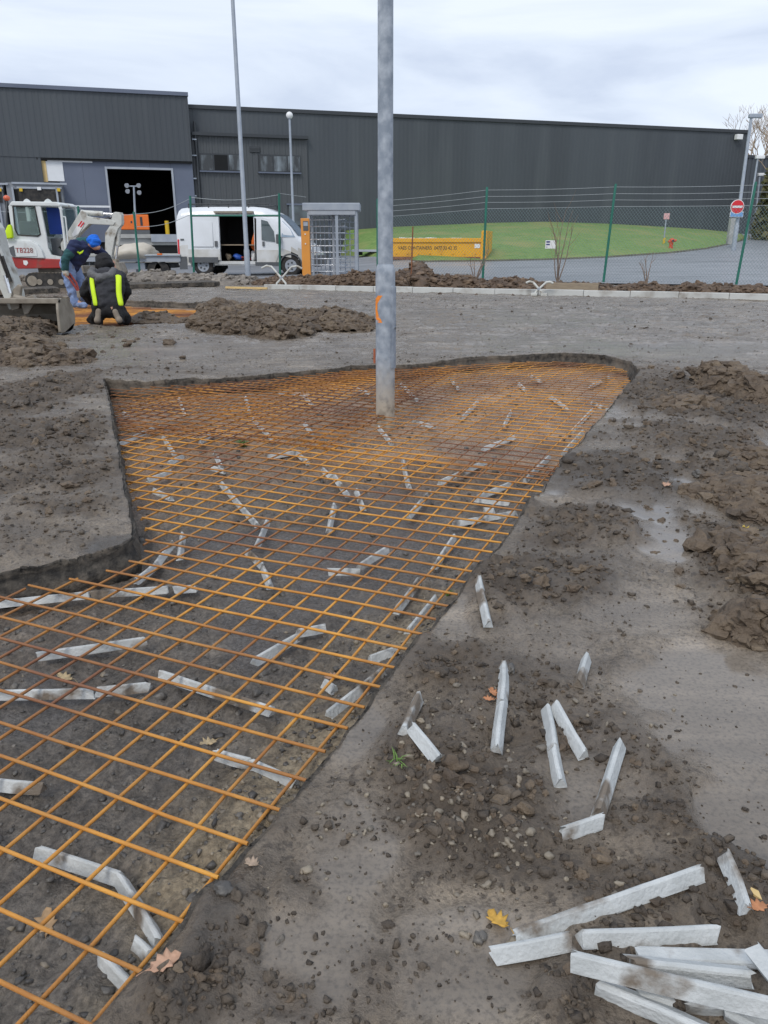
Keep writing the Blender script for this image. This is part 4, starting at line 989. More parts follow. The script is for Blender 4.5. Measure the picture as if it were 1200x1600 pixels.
# ================================================================== WAREHOUSE
def ribbed(s0, s1, z0, z1, y0, pitch=0.3, depth=0.035, m=None, name='wall', parent=None):
    """trapezoid-profiled cladding, outside towards -y"""
    VV = []; FF = []; n = max(1, int(round((s1 - s0) / pitch))); p = (s1 - s0) / n; prof = []
    for i in range(n):
        b = s0 + i * p
        prof += [(b, 0), (b + p * .42, 0), (b + p * .5, -depth), (b + p * .92, -depth)]
    prof.append((s1, 0))
    z0f = z0 if callable(z0) else (lambda s: z0); z1f = z1 if callable(z1) else (lambda s: z1)
    for (s, d) in prof: VV.append((s, y0 + d, z0f(s))); VV.append((s, y0 + d, z1f(s)))
    for i in range(len(prof) - 1): FF.append((2 * i, 2 * i + 2, 2 * i + 3, 2 * i + 1))
    return np_mesh(name, VV, FF, m, parent, smooth=False)
ware = empty('warehouse', BP, BANG, 'long dark grey metal warehouse hall behind the fence', 'warehouse')
SR = F(1157, 300)[0]; ZR = 0.5 * (F(305, 163)[1] + F(1160, 207)[1]); 
def WB(name, px0, py0, px1, py1, off, th, m, parent, bevel=0):
    """a box on the facade covering the pixel rectangle, its face `off` metres proud, `th` thick"""
    s0, zb = F(px0, (py0 + py1) / 2, off)[0], F((px0 + px1) / 2, py1, off)[1]; s1, zt_ = F(px1, (py0 + py1) / 2, off)[0], F((px0 + px1) / 2, py0, off)[1]
    return MB().box((s0, -off, zb), (s1, -off + th, zt_), bevel).build(name, m, parent)
# main hall: upper band, lower front with windows, long blank wall
wall = ribbed(0.02, SR, -0.5, ZR, 0.0, 0.25, 0.006, M['clad'], 'wall', ware)
side = MB(); side.box((SR - .05, 0.06, -0.5), (SR, 38, ZR)); side.build('side_wall', M['clad'], ware)
MB().box((0.5, 0.06, ZR - .4), (SR - .06, 38, ZR - .2)).build('roof', M['trim'], ware)
MB().box((0.0, -.10, ZR - .12), (SR + .06, .2, ZR + .06)).build('eaves_trim', M['trim'], ware)
WB('canopy_flashing', 300, 209, 482, 214, .35, .40, M['trim'], ware)
s_, z_ = F(392, 213, .1)
lower = ribbed(F(301, 300, .10)[0], F(482, 300, .10)[0], -0.3, F(392, 213, .1)[1], -0.10, 0.30, 0.022, M['clad2'], 'lower_wall', ware)
def window(px0, py0, px1, py1, nm, par, cuts, off=.17):
    fr = WB('window', px0, py0, px1, py1, off, .05, M['trim'], par)
    xs = [px0] + cuts + [px1]
    for i in range(len(xs) - 1): WB('pane', xs[i] + 1.2, py0 + 2.2, xs[i + 1] - 1.2, py1 - 2.2, off + .015, .012, M['winglass'] if not (i == 1 and nm == 1) else M['black'], fr)
    WB('sill', px0 - 1, py1 - 1, px1 + 1, py1 + 1.2, off + .10, .12, M['bluepanel'], fr)
    return fr
window(313, 240, 378, 268, 1, ware, [334, 357]); window(405, 242, 470, 270, 2, ware, [427, 449])
v_ = WB('vent_grille', 390, 229, 406, 238, .17, .06, M['trim'], ware)
for k in range(4): WB('louvre', 391, 230.3 + k * 1.9, 405, 231.3 + k * 1.9, .20, .03, M['clad2'], v_)
WB('entrance_window', 452, 320, 484, 352, .16, .06, M['glass'], ware)
WB('entrance_lintel', 448, 318, 490, 320.5, .22, .12, M['bluepanel'], ware)
for (py, h) in ((250, 0),): 
    s_, za = F(302, 190, .2); _, zb = F(304, 345, .2); MB().tube([(s_ + .05, -.22, zb), (s_ + .05, -.22, za)], .07, 10).build('downpipe', M['trim'], ware)
for py in (218, 243, 279, 306):
    s_, za = F(302, py, .2); MB().box((s_ - .06, -.30, za - .03), (s_ + .16, -.12, za + .03)).build('pipe_bracket', M['galv_far'], ware)
cm = MB(); s_, z_ = F(1158, 213, .3); cm.box((s_ - .3, -.35, z_ - .18), (s_ + .12, -.05, z_ + .12), .03); cm.build('floodlight', M['signwhite'], ware)
# left block, proud of the hall
LO = 0.55; S0 = -24.0; s_end = F(296, 200, LO)[0]; ZL = F(293, 147, LO)[1]
blk = empty('loading_hall', BP, BANG, 'taller dark grey loading hall with a black doorway at the left', 'building')
zf = F(180, 249, LO)[1]; zl = F(40, 288, LO)[1]; s_r = F(66, 265, LO)[0]
ribbed(S0, s_end, zf, ZL, -LO, 0.28, 0.014, M['clad'], 'upper_wall', blk)
ribbed(S0, s_r, zl, zf, -LO + .03, 0.28, 0.014, M['clad'], 'lower_wall', blk)
MB().box((S0, -LO - .12, ZL - .1), (s_end + .05, -LO + .25, ZL + .07)).build('parapet_trim', M['bluepanel'], blk)
MB().box((s_end - .04, -LO - .05, zf), (s_end + .02, 30, ZL - .12)).build('end_wall', M['clad'], blk)
MB().box((S0, -LO + .1, ZL - .5), (s_end - .06, 30, ZL - .3)).build('roof', M['trim'], blk)
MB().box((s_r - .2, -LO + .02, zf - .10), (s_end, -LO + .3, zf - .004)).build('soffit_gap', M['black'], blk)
PO = 0.35                                     # plane of the recessed blue-grey panels
d0, d1 = F(172, 310, PO)[0], F(271, 310, PO)[0]; dz1 = F(222, 265, PO)[1]; dz0 = F(222, 372, PO)[1]
p0, p1 = F(98, 320, PO)[0], s_end + .02
for (a, b, za, zb) in ((p0, d0, dz0 - .2, zf - .1), (d0, d1, dz1, zf - .1), (d1, p1, -.3, zf - .1)):
    n = max(1, int(round((b - a) / 1.15)))
    for k in range(n):
        MB().box((a + (b - a) * k / n + .004, -PO, za), (a + (b - a) * (k + 1) / n - .004, -PO + .08, zb)).build('wall_panel', M['bluepanel'], blk)
fr = MB(); fr.box((d0 - .10, -PO - .05, dz0), (d0, -PO + .12, dz1 + .1)); fr.box((d1, -PO - .05, dz0), (d1 + .10, -PO + .12, dz1 + .1)); fr.box((d0, -PO - .05, dz1), (d1, -PO + .12, dz1 + .1)); fr.build('door_frame', M['plate'], blk)
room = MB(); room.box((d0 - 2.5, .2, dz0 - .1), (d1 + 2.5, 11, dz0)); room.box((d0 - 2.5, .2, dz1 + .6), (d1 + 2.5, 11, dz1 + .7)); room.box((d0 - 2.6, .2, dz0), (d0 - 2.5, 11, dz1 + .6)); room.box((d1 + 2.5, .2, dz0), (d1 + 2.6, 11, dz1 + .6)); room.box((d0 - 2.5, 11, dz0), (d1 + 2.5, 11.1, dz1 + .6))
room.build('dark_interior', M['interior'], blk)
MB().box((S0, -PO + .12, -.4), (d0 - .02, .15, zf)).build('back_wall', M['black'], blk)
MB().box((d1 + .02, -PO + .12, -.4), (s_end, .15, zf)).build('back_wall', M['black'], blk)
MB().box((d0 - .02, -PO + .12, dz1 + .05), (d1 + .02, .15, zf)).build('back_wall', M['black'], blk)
WB('white_panel', 72, 252, 99, 283, PO + .03, .05, M['white'], blk); WB('timber_edge', 66, 251, 73, 284, PO + .06, .09, M['newtimber'], blk); WB('white_strip', 74, 250, 144, 253.5, PO + .05, .06, M['white'], blk)
WB('handrail', 108, 321, 172, 324, PO + .3, .08, M['white'], blk)
for (a, b) in ((18, 104), (-78, 12)):          # dock shelters
    sh = WB('dock_shelter', a, 286, b, 412, 1.0, 1.0, M['shelter'], blk)
    WB('shelter_mouth', a + 10, 296, b - 8, 412, 1.02, .04, M['black'], sh); WB('shelter_curtain', a + 11, 296, b - 9, 316, 1.06, .03, M['rubber'], sh)
    for q in ((a, 285, b, 288), (a + 8, 292, a + 11, 412), (b - 10, 292, b - 7, 412), (a + 8, 292, b - 8, 295)): WB('shelter_edge', *q, 1.10, .09, M['plate'], sh)
    for q in (a + 12, b - 15): WB('reflector', q, 294, q + 5, 299, 1.15, .05, M['yellowpost'], sh)
    WB('dock_lamp', (a + b) / 2 - 3, 292, (a + b) / 2 + 3, 297, 1.2, .1, M['signwhite'], sh)
# dock plinth, steps
dk = empty('loading_dock', BP, BANG, 'pale concrete loading dock below the black doorway', 'loading dock')
WB('dock_slab', 183, 366, 292, 372, 1.3, 1.6, M['concrete'], dk); WB('dock_front', 183, 372, 292, 420, 1.15, 1.3, M['concrete'], dk)
WB('dock_recess', 186, 383, 201, 395, 1.17, .3, M['black'], dk); WB('dock_recess', 228, 383, 284, 396, 1.17, .3, M['black'], dk)
WB('dock_ramp_plate', 236, 366, 277, 378, 1.34, .5, M['plate'], dk)
# generator, light mast and post on the dock
zd = F(220, 366, 1.3)[1]
def WL(px, off): s_ = F(px, 366, off)[0]; return BP + BN * off + BU * s_
s0, s1 = F(183, 350, .9)[0], F(233, 350, .9)[0]; zt_ = F(210, 335, .9)[1]; zb = F(210, 359, .9)[1]
gen = empty('generator', BP + BN * .9 + BU * ((s0 + s1) / 2) + Vector((0, 0, zd)), BANG, 'orange generator box standing on the loading dock', 'generator'); hw = (s1 - s0) / 2
MB().box((-hw, -.0, zb - zd), (hw, .75, zt_ - zd), .05).build('canopy', M['orange'], gen); MB().box((-hw, .0, 0), (hw, .75, zb - zd - .01)).build('base_tank', M['plastic'], gen)
MB().box((hw * .45, -.012, zb - zd + .2), (hw * .6, .02, zt_ - zd - .12)).build('vent', M['trim'], gen); MB().box((-hw * .15, -.012, (zb + zt_) / 2 - zd - .05), (-hw * .05, .02, (zb + zt_) / 2 - zd + .05)).build('lock', M['trim'], gen)
MB().box((-hw * .95, -.012, zt_ - zd - .42), (-hw * .55, .02, zt_ - zd - .2), .05).build('name_plate', M['signwhite'], gen)
lm = empty('light_mast', V(215, 432, 28.2) * 1.0, 0, 'thin telescopic light mast with four small lamps before the doorway', 'light mast')
bz = float(terrain(lm.location.x, 28.2)); lm.location.z = bz
top = V(209, 290, 28.2); bt = lm.location
d_ = Vector((top.x, 28.2, top.z)) - bt
MB().tube([(0, 0, 0), d_ * .5, d_], [.05, .04, .03], 8).build('mast', M['galv_far'], lm)
for (dx, dz) in ((-.2, .02), (.2, .02), (-.19, -.16), (.2, -.2)):
    hd = MB(); hd.tube([d_ + Vector((dx, -.04, dz)), d_ + Vector((dx, -.14, dz - .03))], [.05, .075], 10); hd.build('lamp_head', M['plate'], lm)
MB().tube([d_ + Vector((-.2, 0, -.02)), d_ + Vector((.2, 0, -.02))], .02, 6).build('cross_arm', M['galv_far'], lm)
q = WL(262, .4); o = MB().tube([(0, 0, 0), (0, 0, F(262, 345, .4)[1] - zd)], .11, 12).build('bollard', M['yellowpost']); o.location = (q.x, q.y, zd); tag(o, 'yellow post standing at the right of the dark doorway', 'bollard')
# far low block on the right
fb = empty('low_annex', (0, 0, 0), 0, 'lower dark grey annex behind the right end of the warehouse', 'building')
a = BP + BU * SR + Vector((-1.5, 12.0, 0)); zt_ = V(1175, 243, a.y + 2).z
fbw = ribbed(0, 60, 0, zt_, 0, 0.4, 0.05, M['clad'], 'wall', fb); MB().box((0, .1, 0), (60, 22, zt_ - .1)).build('hall_body', M['clad'], fb); MB().box((-.05, -.12, zt_ - .15), (60, .2, zt_ + .06)).build('eaves_trim', M['trim'], fb)
fb.location = a; fb.rotation_euler = (0, 0, R(16))

# ================================================================== FENCE
def post_mb(p, top, lean=0.0, r=0.032):
    t = Vector((p.x + lean, p.y, top)); return MB().tube([p - Vector((0, 0, .3)), t, t + Vector((0, 0, .03))], [r, r, r * .7], 8)
fence = empty('chain_link_fence', (3, 24, 0), 0, 'green chain link fence with three strands of wire along the road', 'fence', 'fence runs')
def fpt(px, Y): p = V(px, 420, Y); return Vector((p.x, Y, 0.0))
FP = [(590, 425, 25.1, 590, 312), (754, 441, 24.2, 761, 294), (942, 443, 23.4, 962, 289), (1149, 447, 22.2, 1181, 286), (1400, 455, 20.6, 1460, 280)]
posts = []
for (bx, by, Yq, tx, ty) in FP:
    b = V(bx, by, Yq); t = V(tx, ty, Yq); posts.append((Vector((b.x, Yq, 0)), t))
inv = Vector((3, 24, 0))
for (b, t) in posts:
    m_ = MB(); m_.tube([b - Vector((0, 0, .3)) - inv, t - inv, t - inv + Vector((0, 0, .03))], [.036, .036, .03], 8); m_.build('post', M['green'], fence)
for i in range(len(posts) - 1):
    (b0, t0), (b1, t1) = posts[i], posts[i + 1]
    at = lambda f, z: b0.lerp(b1, f) + (t0 - b0).lerp(t1 - b1, f) * (z / 2.6) - inv
    for z in (2.05, 2.22, 2.38, 2.55):
        m_ = MB(); m_.tube([at(k / 8, z - .02 * math.sin(math.pi * k / 8) * (1 if z > 2.1 else .3)) for k in range(9)], .005, 4); m_.build('strand_wire', M['wire'], fence)
    L = (b1 - b0).length; n = int(L / .085); VV = []; FF = []
    H_ = 2.05; ncol = H_ / .085 * 1.0
    run = H_ / L                       # diagonal at about 50 degrees
    for sgn in (1, -1):
        for k in range(-int(n * run) - 2, n + int(n * run) + 2):
            f0 = k / n; f1 = f0 + sgn * run * .85; za, zb = 0.02, H_
            # clip to the bay
            if f1 != f0:
                pts = []
                for (f, z) in ((f0, za), (f1, zb)): pts.append([f, z])
                df, dz = pts[1][0] - pts[0][0], pts[1][1] - pts[0][1]
                t0_, t1_ = 0.0, 1.0
                for lim in (0.0, 1.0):
                    tt = (lim - pts[0][0]) / df
                    if (lim == 0.0) == (df > 0): t0_ = max(t0_, tt)
                    else: t1_ = min(t1_, tt)
                if t1_ - t0_ < .02: continue
                A_ = at(pts[0][0] + df * t0_, za + dz * t0_); B_ = at(pts[0][0] + df * t1_, za + dz * t1_)
            nb = len(VV); r_ = .0045
            for P_0 in (A_, B_):
                for (ax, az) in ((r_, 0), (-r_ * .5, r_ * .87), (-r_ * .5, -r_ * .87)): VV.append((P_0.x + ax, P_0.y + (0.006 * sgn) + az, P_0.z))
            for j in range(3): FF.append((nb + j, nb + (j + 1) % 3, nb + 3 + (j + 1) % 3, nb + 3 + j))
    np_mesh('wire_netting', VV, FF, M['mesh'], fence, smooth=False)['kind'] = 'stuff'
lf = empty('wire_fence', (-6, 26.5, 0), 0, 'green posts and rail of the fence in front of the van', 'fence', 'fence runs'); inv = Vector((-6, 26.5, 0))
LP = [(437, 428, 26.3, 436, 302), (303, 432, 26.5, 297, 306), (219, 432, 26.9, 209, 331), (127, 432, 27.2, 122, 322), (-40, 434, 27.5, -46, 322)]
lps = []
for (bx, by, Yq, tx, ty) in LP:
    b = V(bx, by, Yq); t = V(tx, ty, Yq); b.z = -.2; lps.append((b, t)); MB().tube([b - inv, t - inv], .036, 8).build('post', M['green'], lf)
a, b = V(437, 337, 26.3), V(300, 337, 26.5); MB().tube([a - inv, b - inv], .03, 8).build('top_rail', M['green'], lf)
for (i, j, f) in ((0, 1, .985), (1, 2, .97), (1, 2, .80), (2, 3, .97), (3, 4, .97)):
    A_ = lps[i][0].lerp(lps[i][1], f) - inv; B_ = lps[j][0].lerp(lps[j][1], f) - inv
    MB().tube([A_.lerp(B_, k / 8) - Vector((0, 0, .12 * math.sin(math.pi * k / 8))) for k in range(9)], .008, 4).build('strand_wire', M['wire'], lf)
A_ = lps[0][1] - inv; B_ = V(478, 308, 26) - inv; MB().tube([A_, B_], .005, 4).build('strand_wire', M['wire'], lf)

# ================================================================== KERB, TRESTLES, SOIL BANK
ka, kb = G(412, 452), G(1260, 470); kd = (kb - ka).normalized(); kn = Vector((-kd.y, kd.x, 0)); KL = (kb - ka).length
kerb = empty('kerb', ka, math.atan2(kd.y, kd.x), 'newly laid pale concrete kerb in front of the soil bank', 'kerb'); n = int(KL / 1.0)
km = None
for k in range(n + 1):
    if km is None:
        o = MB().box((-.496, 0, -.15), (.496, .11, .125), .012).build('kerbstone', M['kerb'], kerb); km = o.data
    else: o = link(bpy.data.objects.new('kerbstone', km), kerb)
    o.location = (k * 1.0 + .5, random.uniform(-.006, .006), random.uniform(-.008, .006)); o.rotation_euler = (0, 0, random.uniform(-.004, .004))
def tongs(px, py, s, label):
    """kerb-lifting tongs: two crossed bent bars"""
    p = G(px, py); o = empty('kerb_tongs', (p.x, p.y + .06, .0), math.atan2(kd.y, kd.x), label, 'kerb tongs')
    for sg in (1, -1):
        MB().tube([(-.16 * sg * s, -.1, .03), (-.13 * sg * s, -.09, .16 * s), (0, -.06 + .03 * sg, .30 * s), (.30 * sg * s, -.04, .58 * s), (.46 * sg * s, -.03, .60 * s), (.60 * sg * s, -.03, .54 * s)], .026, 8).build('arm', M['armwhite'], o)
        MB().box((-.22 * sg * s - .05, -.16, .0), (-.22 * sg * s + .09, -.02, .06), .01).build('jaw', M['armwhite'], o)
    MB().tube([(0, -.12, .3 * s), (0, 0, .3 * s)], .03, 8).build('pivot_bolt', M['plate'], o); return o
tongs(442, 452, .95, 'white kerb lifting tongs standing at the left end of the kerb'); t2 = tongs(843, 462, .5, 'pale kerb lifting tongs beside the timber board behind the kerb')
p = G(470, 452); o = MB().box((-.6, -.03, 0), (.6, .03, .05), .004).build('timber_board', M['newtimber']); q = G(385, 452); o.location = (q.x, q.y, .01); o.rotation_euler = (0, 0, math.atan2(kd.y, kd.x)); tag(o, 'pale lath on the ground left of the kerb end', 'board')
a = G(858, 460) + kn * .45; o = MB().box((-.15, -.04, 0), (1.05, .04, .24), .006).build('timber_board', M['timber']); o.location = (a.x, a.y, 0.0); o.rotation_euler = (0, 0, math.atan2(kd.y, kd.x)); tag(o, 'weathered board on edge behind the kerb below the sapling', 'board')
def bank(label, pts, h, wdt, n, smin, smax, seed):
    ell = []
    for i in range(len(pts) - 1):
        a, b = Vector(pts[i]), Vector(pts[i + 1]); k = max(1, int((b - a).length / .8))
        for j in range(k):
            c = a.lerp(b, j / k); ell.append((c.x, c.y, .95, wdt * random.uniform(.8, 1.15), c.z * random.uniform(.8, 1.15)))
    return heap('soil_bank', label, ell, h, n, smin, smax, seed, cat='soil bank')
def kpt(px, off, k): 
    p = G(px, 447 + 19 * (px - 410) / 790); q = p + kn * off; return (q.x, q.y, k)
M['clodred'] = earth_mat('reddish_soil', [(0.040, 0.027, 0.019), (0.09, 0.060, 0.040), (0.15, 0.102, 0.067), (0.24, 0.165, 0.105)], sc=7)
_c = M['clod']; M['clod'] = M['clodred']
bank('reddish brown soil bank behind the kerb right of the lamp post', [kpt(640, .9, 1.0), kpt(700, .9, 1.1), kpt(790, .8, .75), kpt(900, .75, .62), kpt(1000, .75, .7), kpt(1100, .75, .65), kpt(1240, .75, .6)], 0.36, .62, 2600, .03, .12, 61)
bank('reddish brown soil bank behind the kerb below the turnstile', [kpt(425, .9, .55), kpt(470, .9, .9), kpt(540, .95, 1.0), kpt(600, .95, 1.0), kpt(630, .95, 1.0)], 0.36, .6, 1500, .03, .12, 62)
heap('soil_heap', 'tall clod heap on the bank just right of the lamp post', [el(655, 447, 26, 6, 1.0), el(625, 449, 18, 5, .6)], .62, 260, .05, .15, 63)
M['clod'] = _c
# low rubble strips in front of the van
M['rubble'] = earth_mat('grey_brown_rubble', [(0.07, 0.062, 0.055), (0.16, 0.14, 0.12), (0.28, 0.25, 0.215), (0.34, 0.30, 0.26)], sc=5)
_c = M['clod']; M['clod'] = M['rubble']
bank('low grey brown rubble strip in front of the van', [tuple(G(200, 440).xy) + (1.0,), tuple(G(300, 441).xy) + (.9,), tuple(G(400, 444).xy) + (.8,)], .30, .9, 800, .03, .14, 64)
bank('low rubble strip behind the bent worker', [tuple(G(-40, 447).xy) + (.7,), tuple(G(100, 445).xy) + (.8,), tuple(G(200, 442).xy) + (.8,)], .28, .8, 600, .03, .13, 65)
M['clod'] = _c
for (px0, py0, px1, py1, nm) in ((190, 452, 345, 447, 'long dark broken asphalt slab edge lying before the rubble strip'), (-30, 462, 95, 458, 'broken asphalt slab lying left of the bent worker')):
    a, b = G(px0, py0), G(px1, py1); d = (b - a); L = d.length; m_ = MB(); r_ = random.Random(px0)
    out = [(0, 0)] + [(L * k / 12, r_.uniform(-.08, .08)) for k in range(1, 12)] + [(L, 0.05), (L, .7)] + [(L * (12 - k) / 12, .7 + r_.uniform(-.1, .1)) for k in range(1, 12)] + [(0, .7)]
    m_.prism([(x_, y_, 0) for x_, y_ in out], (0, 0, .10)); o = m_.build('asphalt_slab', M['cut']); o.location = (a.x, a.y, .01); o.rotation_euler = (R(2), 0, math.atan2(d.y, d.x)); tag(o, nm, 'asphalt slab')
# ================================================================== TURNSTILE + PILLAR
TY = 25.6
def vx(px, Y=TY): return V(px, 400, Y).x
def vz(py, Y=TY): return V(520, py, Y).z
ts = empty('turnstile', (vx(518), TY, 0), 0, 'tall galvanised full height turnstile gate in the fence', 'turnstile'); X0, Y0 = vx(518), TY
zt_ = vz(317); zb_ = vz(329)
MB().box((vx(475) - X0, -.05, zb_), (vx(563) - X0, 1.25, zt_), .02).build('canopy', M['galv_far'], ts)
MB().box((vx(484) - X0, -.03, zb_ - .12), (vx(556) - X0, 1.2, zb_ - .002)).build('header', M['plate'], ts)
for (px, yy, wd) in ((484, 0, .09), (527, 0, .09), (557, 0, .09), (484, 1.15, .07), (512, 1.15, .07), (557, 1.15, .07)):
    MB().box((vx(px) - X0 - wd / 2, yy, 0), (vx(px) - X0 + wd / 2, yy + .07, zb_ - .005), .006).build('upright', M['galv_far'], ts)
rx = vx(520) - X0
rot = MB(); rot.tube([(rx, .6, 0), (rx, .6, zb_)], .045, 12); rot = rot.build('rotor_column', M['plate'], ts)
for k in range(9):
    zz = .25 + k * (zb_ - .5) / 8
    for a in (R(178), R(298), R(58)):
        L = .95 if a < 3 or a > 3.3 else 1.0
        MB().tube([(rx, .6, zz), (rx + math.cos(a) * .78, .6 + math.sin(a) * .55 * .9, zz)], .02, 8).build('arm', M['chrome'] if a > 3 else M['galv_far'], rot)
for k in range(4):
    px = 531 + k * 7.5; MB().tube([(vx(px) - X0, .35 + .1 * k, .02), (vx(px) - X0, .35 + .1 * k, zb_)], .016, 6).build('cage_bar', M['galv_far'], ts)
for k in range(11):
    zz = .2 + k * (zb_ - .35) / 10; MB().tube([(vx(529) - X0, .3, zz), (vx(541) - X0, .45, zz), (vx(553) - X0, .75, zz)], .013, 6).build('cage_rail', M['galv_far'], ts)
for k in range(4):
    px = 495 + k * 6.5; MB().tube([(vx(px, TY + 1.1) - X0, 1.12, .02), (vx(px, TY + 1.1) - X0, 1.12, zb_)], .018, 6).build('cage_bar', M['galv_far'], ts)
pl = empty('access_pillar', (vx(478, 25.2), 25.2, 0), 0, 'orange access control pillar beside the turnstile', 'pillar'); h = vz(341, 25.2); wq = (vx(484, 25.2) - vx(471, 25.2)) / 2
MB().box((-wq, 0, 0), (wq, .22, h), .012).build('housing', M['pillar'], pl)
MB().box((-wq * .45, -.012, h - .36), (wq * .8, .02, h - .08), .006).build('reader_screen', M['plastic'], pl)
MB().box((-wq * .35, -.016, h - .22), (wq * .7, .0, h - .11)).build('reader_window', M['plate'], pl)
for zz in (h - .46, h - .74): MB().tube([(0, -.02, zz), (0, .01, zz)], .022, 10).build('button', M['signwhite'], pl)

# ================================================================== VAN
VY = 28.0
vl = V(281, 430, VY); vr = V(497, 432, VY - .3)
van = empty('delivery_van', (vl.x + .06, VY + .95, .04), R(-4.0), 'white delivery van with its side door open behind the fence', 'van')
VL = (vr.x - vl.x) / math.cos(R(4)); W2 = 1.0; VH = V(340, 323, VY).z - .04
k_ = VL / 5.45; hz_ = VH / 2.5
prof = [(0.00, .52), (0.0, .9), (0.02, 1.6), (0.10, 2.1), (0.22, 2.36), (0.5, 2.46), (1.2, 2.5), (3.0, 2.5), (3.45, 2.46), (3.85, 2.30), (4.15, 2.08), (4.45, 1.78), (4.72, 1.44), (5.02, 1.24), (5.28, 1.05), (5.40, .85), (5.45, .52)]
xs = sorted(set([round(v, 3) for v in list(np.arange(0, 5.46, .115)) + [p[0] for p in prof] + [1.72, 3.04, 2.80, 3.62]]))
def top_z(x_):
    P = [p for p in prof if True]; X_ = [p[0] for p in P]; return None
tx = np.array([p[0] for p in prof]); tz = np.array([p[1] for p in prof])
def roofz(x_): return float(np.interp(x_, [0, .02, .10, .22, .5, 1.2, 3.0, 3.45, 3.85, 4.15, 4.45, 4.72, 5.02, 5.28, 5.40, 5.45], [2.16, 2.24, 2.36, 2.44, 2.48, 2.5, 2.5, 2.46, 2.30, 2.08, 1.78, 1.44, 1.24, 1.05, .88, .72]))
fr_ = [0, .06, .2, .36, .5, .62, .74, .85, .93, .975, 1.0]
def halfw(x_, f, zr):
    z_ = .40 + (zr - .40) * f
    base = 1.0 - .10 * max(0, z_ - 1.1) / 1.4
    if x_ > 4.4: base -= .16 * ((x_ - 4.4) / 1.05) ** 2
    if x_ < .2: base -= .06 * (1 - x_ / .2) ** 2
    if f > .85: base -= .17 * ((f - .85) / .15) ** 2
    return base
def arch(x_, z_):
    for cx in (.98, 4.42):
        if (x_ - cx) ** 2 + (z_ - .36) ** 2 < .43 ** 2: return True
    return False
OPX = (1.72, 3.04); OPZ = (.58, 2.25)
VVv = []; FFv = {'vanwhite': [], 'vandirt': [], 'plastic': []}; idx = {}
for side_ in (-1, 1):
    for i, x_ in enumerate(xs):
        zr = roofz(x_)
        for j, f in enumerate(fr_):
            z_ = .40 + (zr - .40) * f
            VVv.append((x_ * k_, side_ * halfw(x_, f, zr) * W2, z_ * hz_)); idx[side_, i, j] = len(VVv) - 1
for side_ in (-1, 1):
    for i in range(len(xs) - 1):
        for j in range(len(fr_) - 1):
            xm = (xs[i] + xs[i + 1]) / 2; zr = roofz(xm); zm = .40 + (zr - .40) * (fr_[j] + fr_[j + 1]) / 2
            if arch(xm, zm): continue
            if side_ == -1 and OPX[0] < xm < OPX[1] and OPZ[0] < zm < OPZ[1]: continue
            q = (idx[side_, i, j], idx[side_, i + 1, j], idx[side_, i + 1, j + 1], idx[side_, i, j + 1])
            FFv['vandirt' if zm < 1.0 else 'vanwhite'].append(q if side_ == -1 else q[::-1])
nj = len(fr_) - 1
for i in range(len(xs) - 1): FFv['vanwhite'].append((idx[-1, i, nj], idx[-1, i + 1, nj], idx[1, i + 1, nj], idx[1, i, nj]))
for i, rv in ((0, False), (len(xs) - 1, True)):
    for j in range(nj):
        q = (idx[1, i, j], idx[-1, i, j], idx[-1, i, j + 1], idx[1, i, j + 1]); FFv['vanwhite'].append(q[::-1] if rv else q)
allF = FFv['vanwhite'] + FFv['vandirt']
body = np_mesh('body', VVv, allF, M['vanwhite'], van, smooth=True); body.data.materials.append(M['vandirt'])
body.data.polygons.foreach_set('material_index', np.array([0] * len(FFv['vanwhite']) + [1] * len(FFv['vandirt']), np.int32))
def vp(x_, z_, y_=-1.0, o=.012):
    zr = roofz(x_); f = (z_ - .40) / (zr - .40); return Vector((x_ * k_, y_ * (halfw(x_, f, zr) * W2 + o), z_ * hz_))
def vpoly(name, pts, m, par, o=.014, th=.02):
    mb = MB(); a = [vp(x_, z_, o=o) for x_, z_ in pts]; mb.prism(a, (0, th, 0)); return mb.build(name, m, par)
inn = MB(); x0, x1 = 1.5 * k_, 3.2 * k_; zz0, zz1 = .52 * hz_, 2.3 * hz_
inn.box((x0, -.86, zz0 - .03), (x1, .86, zz0)); inn.box((x0, .84, zz0), (x1, .86, zz1)); inn.box((x0 - .02, -.86, zz0), (x0, .86, zz1)); inn.box((x1, -.86, zz0), (x1 + .02, .86, zz1)); inn.box((x0, -.86, zz1), (x1, .86, zz1 + .02))
inn.build('load_space', M['interior'], van)
MB().box((1.6 * k_, -.80, 1.12 * hz_), (3.04 * k_, .8, 1.16 * hz_)).build('shelf', M['timber'], van)
MB().box((1.55 * k_, -1.06, 2.26 * hz_), (3.06 * k_, -.90, 2.34 * hz_), .01).build('door_rail', M['muddysteel'], van)
MB().box((1.58 * k_, -1.03, .44 * hz_), (3.05 * k_, -.86, .55 * hz_), .01).build('door_step', M['vandirt'], van)
sd_ = vpoly('sliding_door', [(.46, .60), (1.71, .60), (1.71, 2.2), (.52, 2.2), (.46, 1.9)], M['vanwhite'], van, o=.085, th=.05)
vpoly('door_lower', [(.46, .60), (1.71, .60), (1.71, .98), (.46, .98)], M['vandirt'], sd_, o=.088, th=.01)
vpoly('door_panel', [(.60, 1.08), (1.46, 1.08), (1.46, 1.95), (.64, 1.95)], M['vanwhite'], sd_, o=.094, th=.012)
vpoly('door_handle', [(1.53, 1.08), (1.63, 1.08), (1.63, 1.28), (1.53, 1.28)], M['plastic'], sd_, o=.12, th=.05)
vpoly('side_trim', [(.46, .50), (1.62, .50), (1.62, .70), (.46, .70)], M['plastic'], van, o=.10, th=.05)
vpoly('tail_light', [(.02, .80), (.09, .80), (.10, 1.34), (.03, 1.34)], M['signred'], van, o=.02, th=.06)
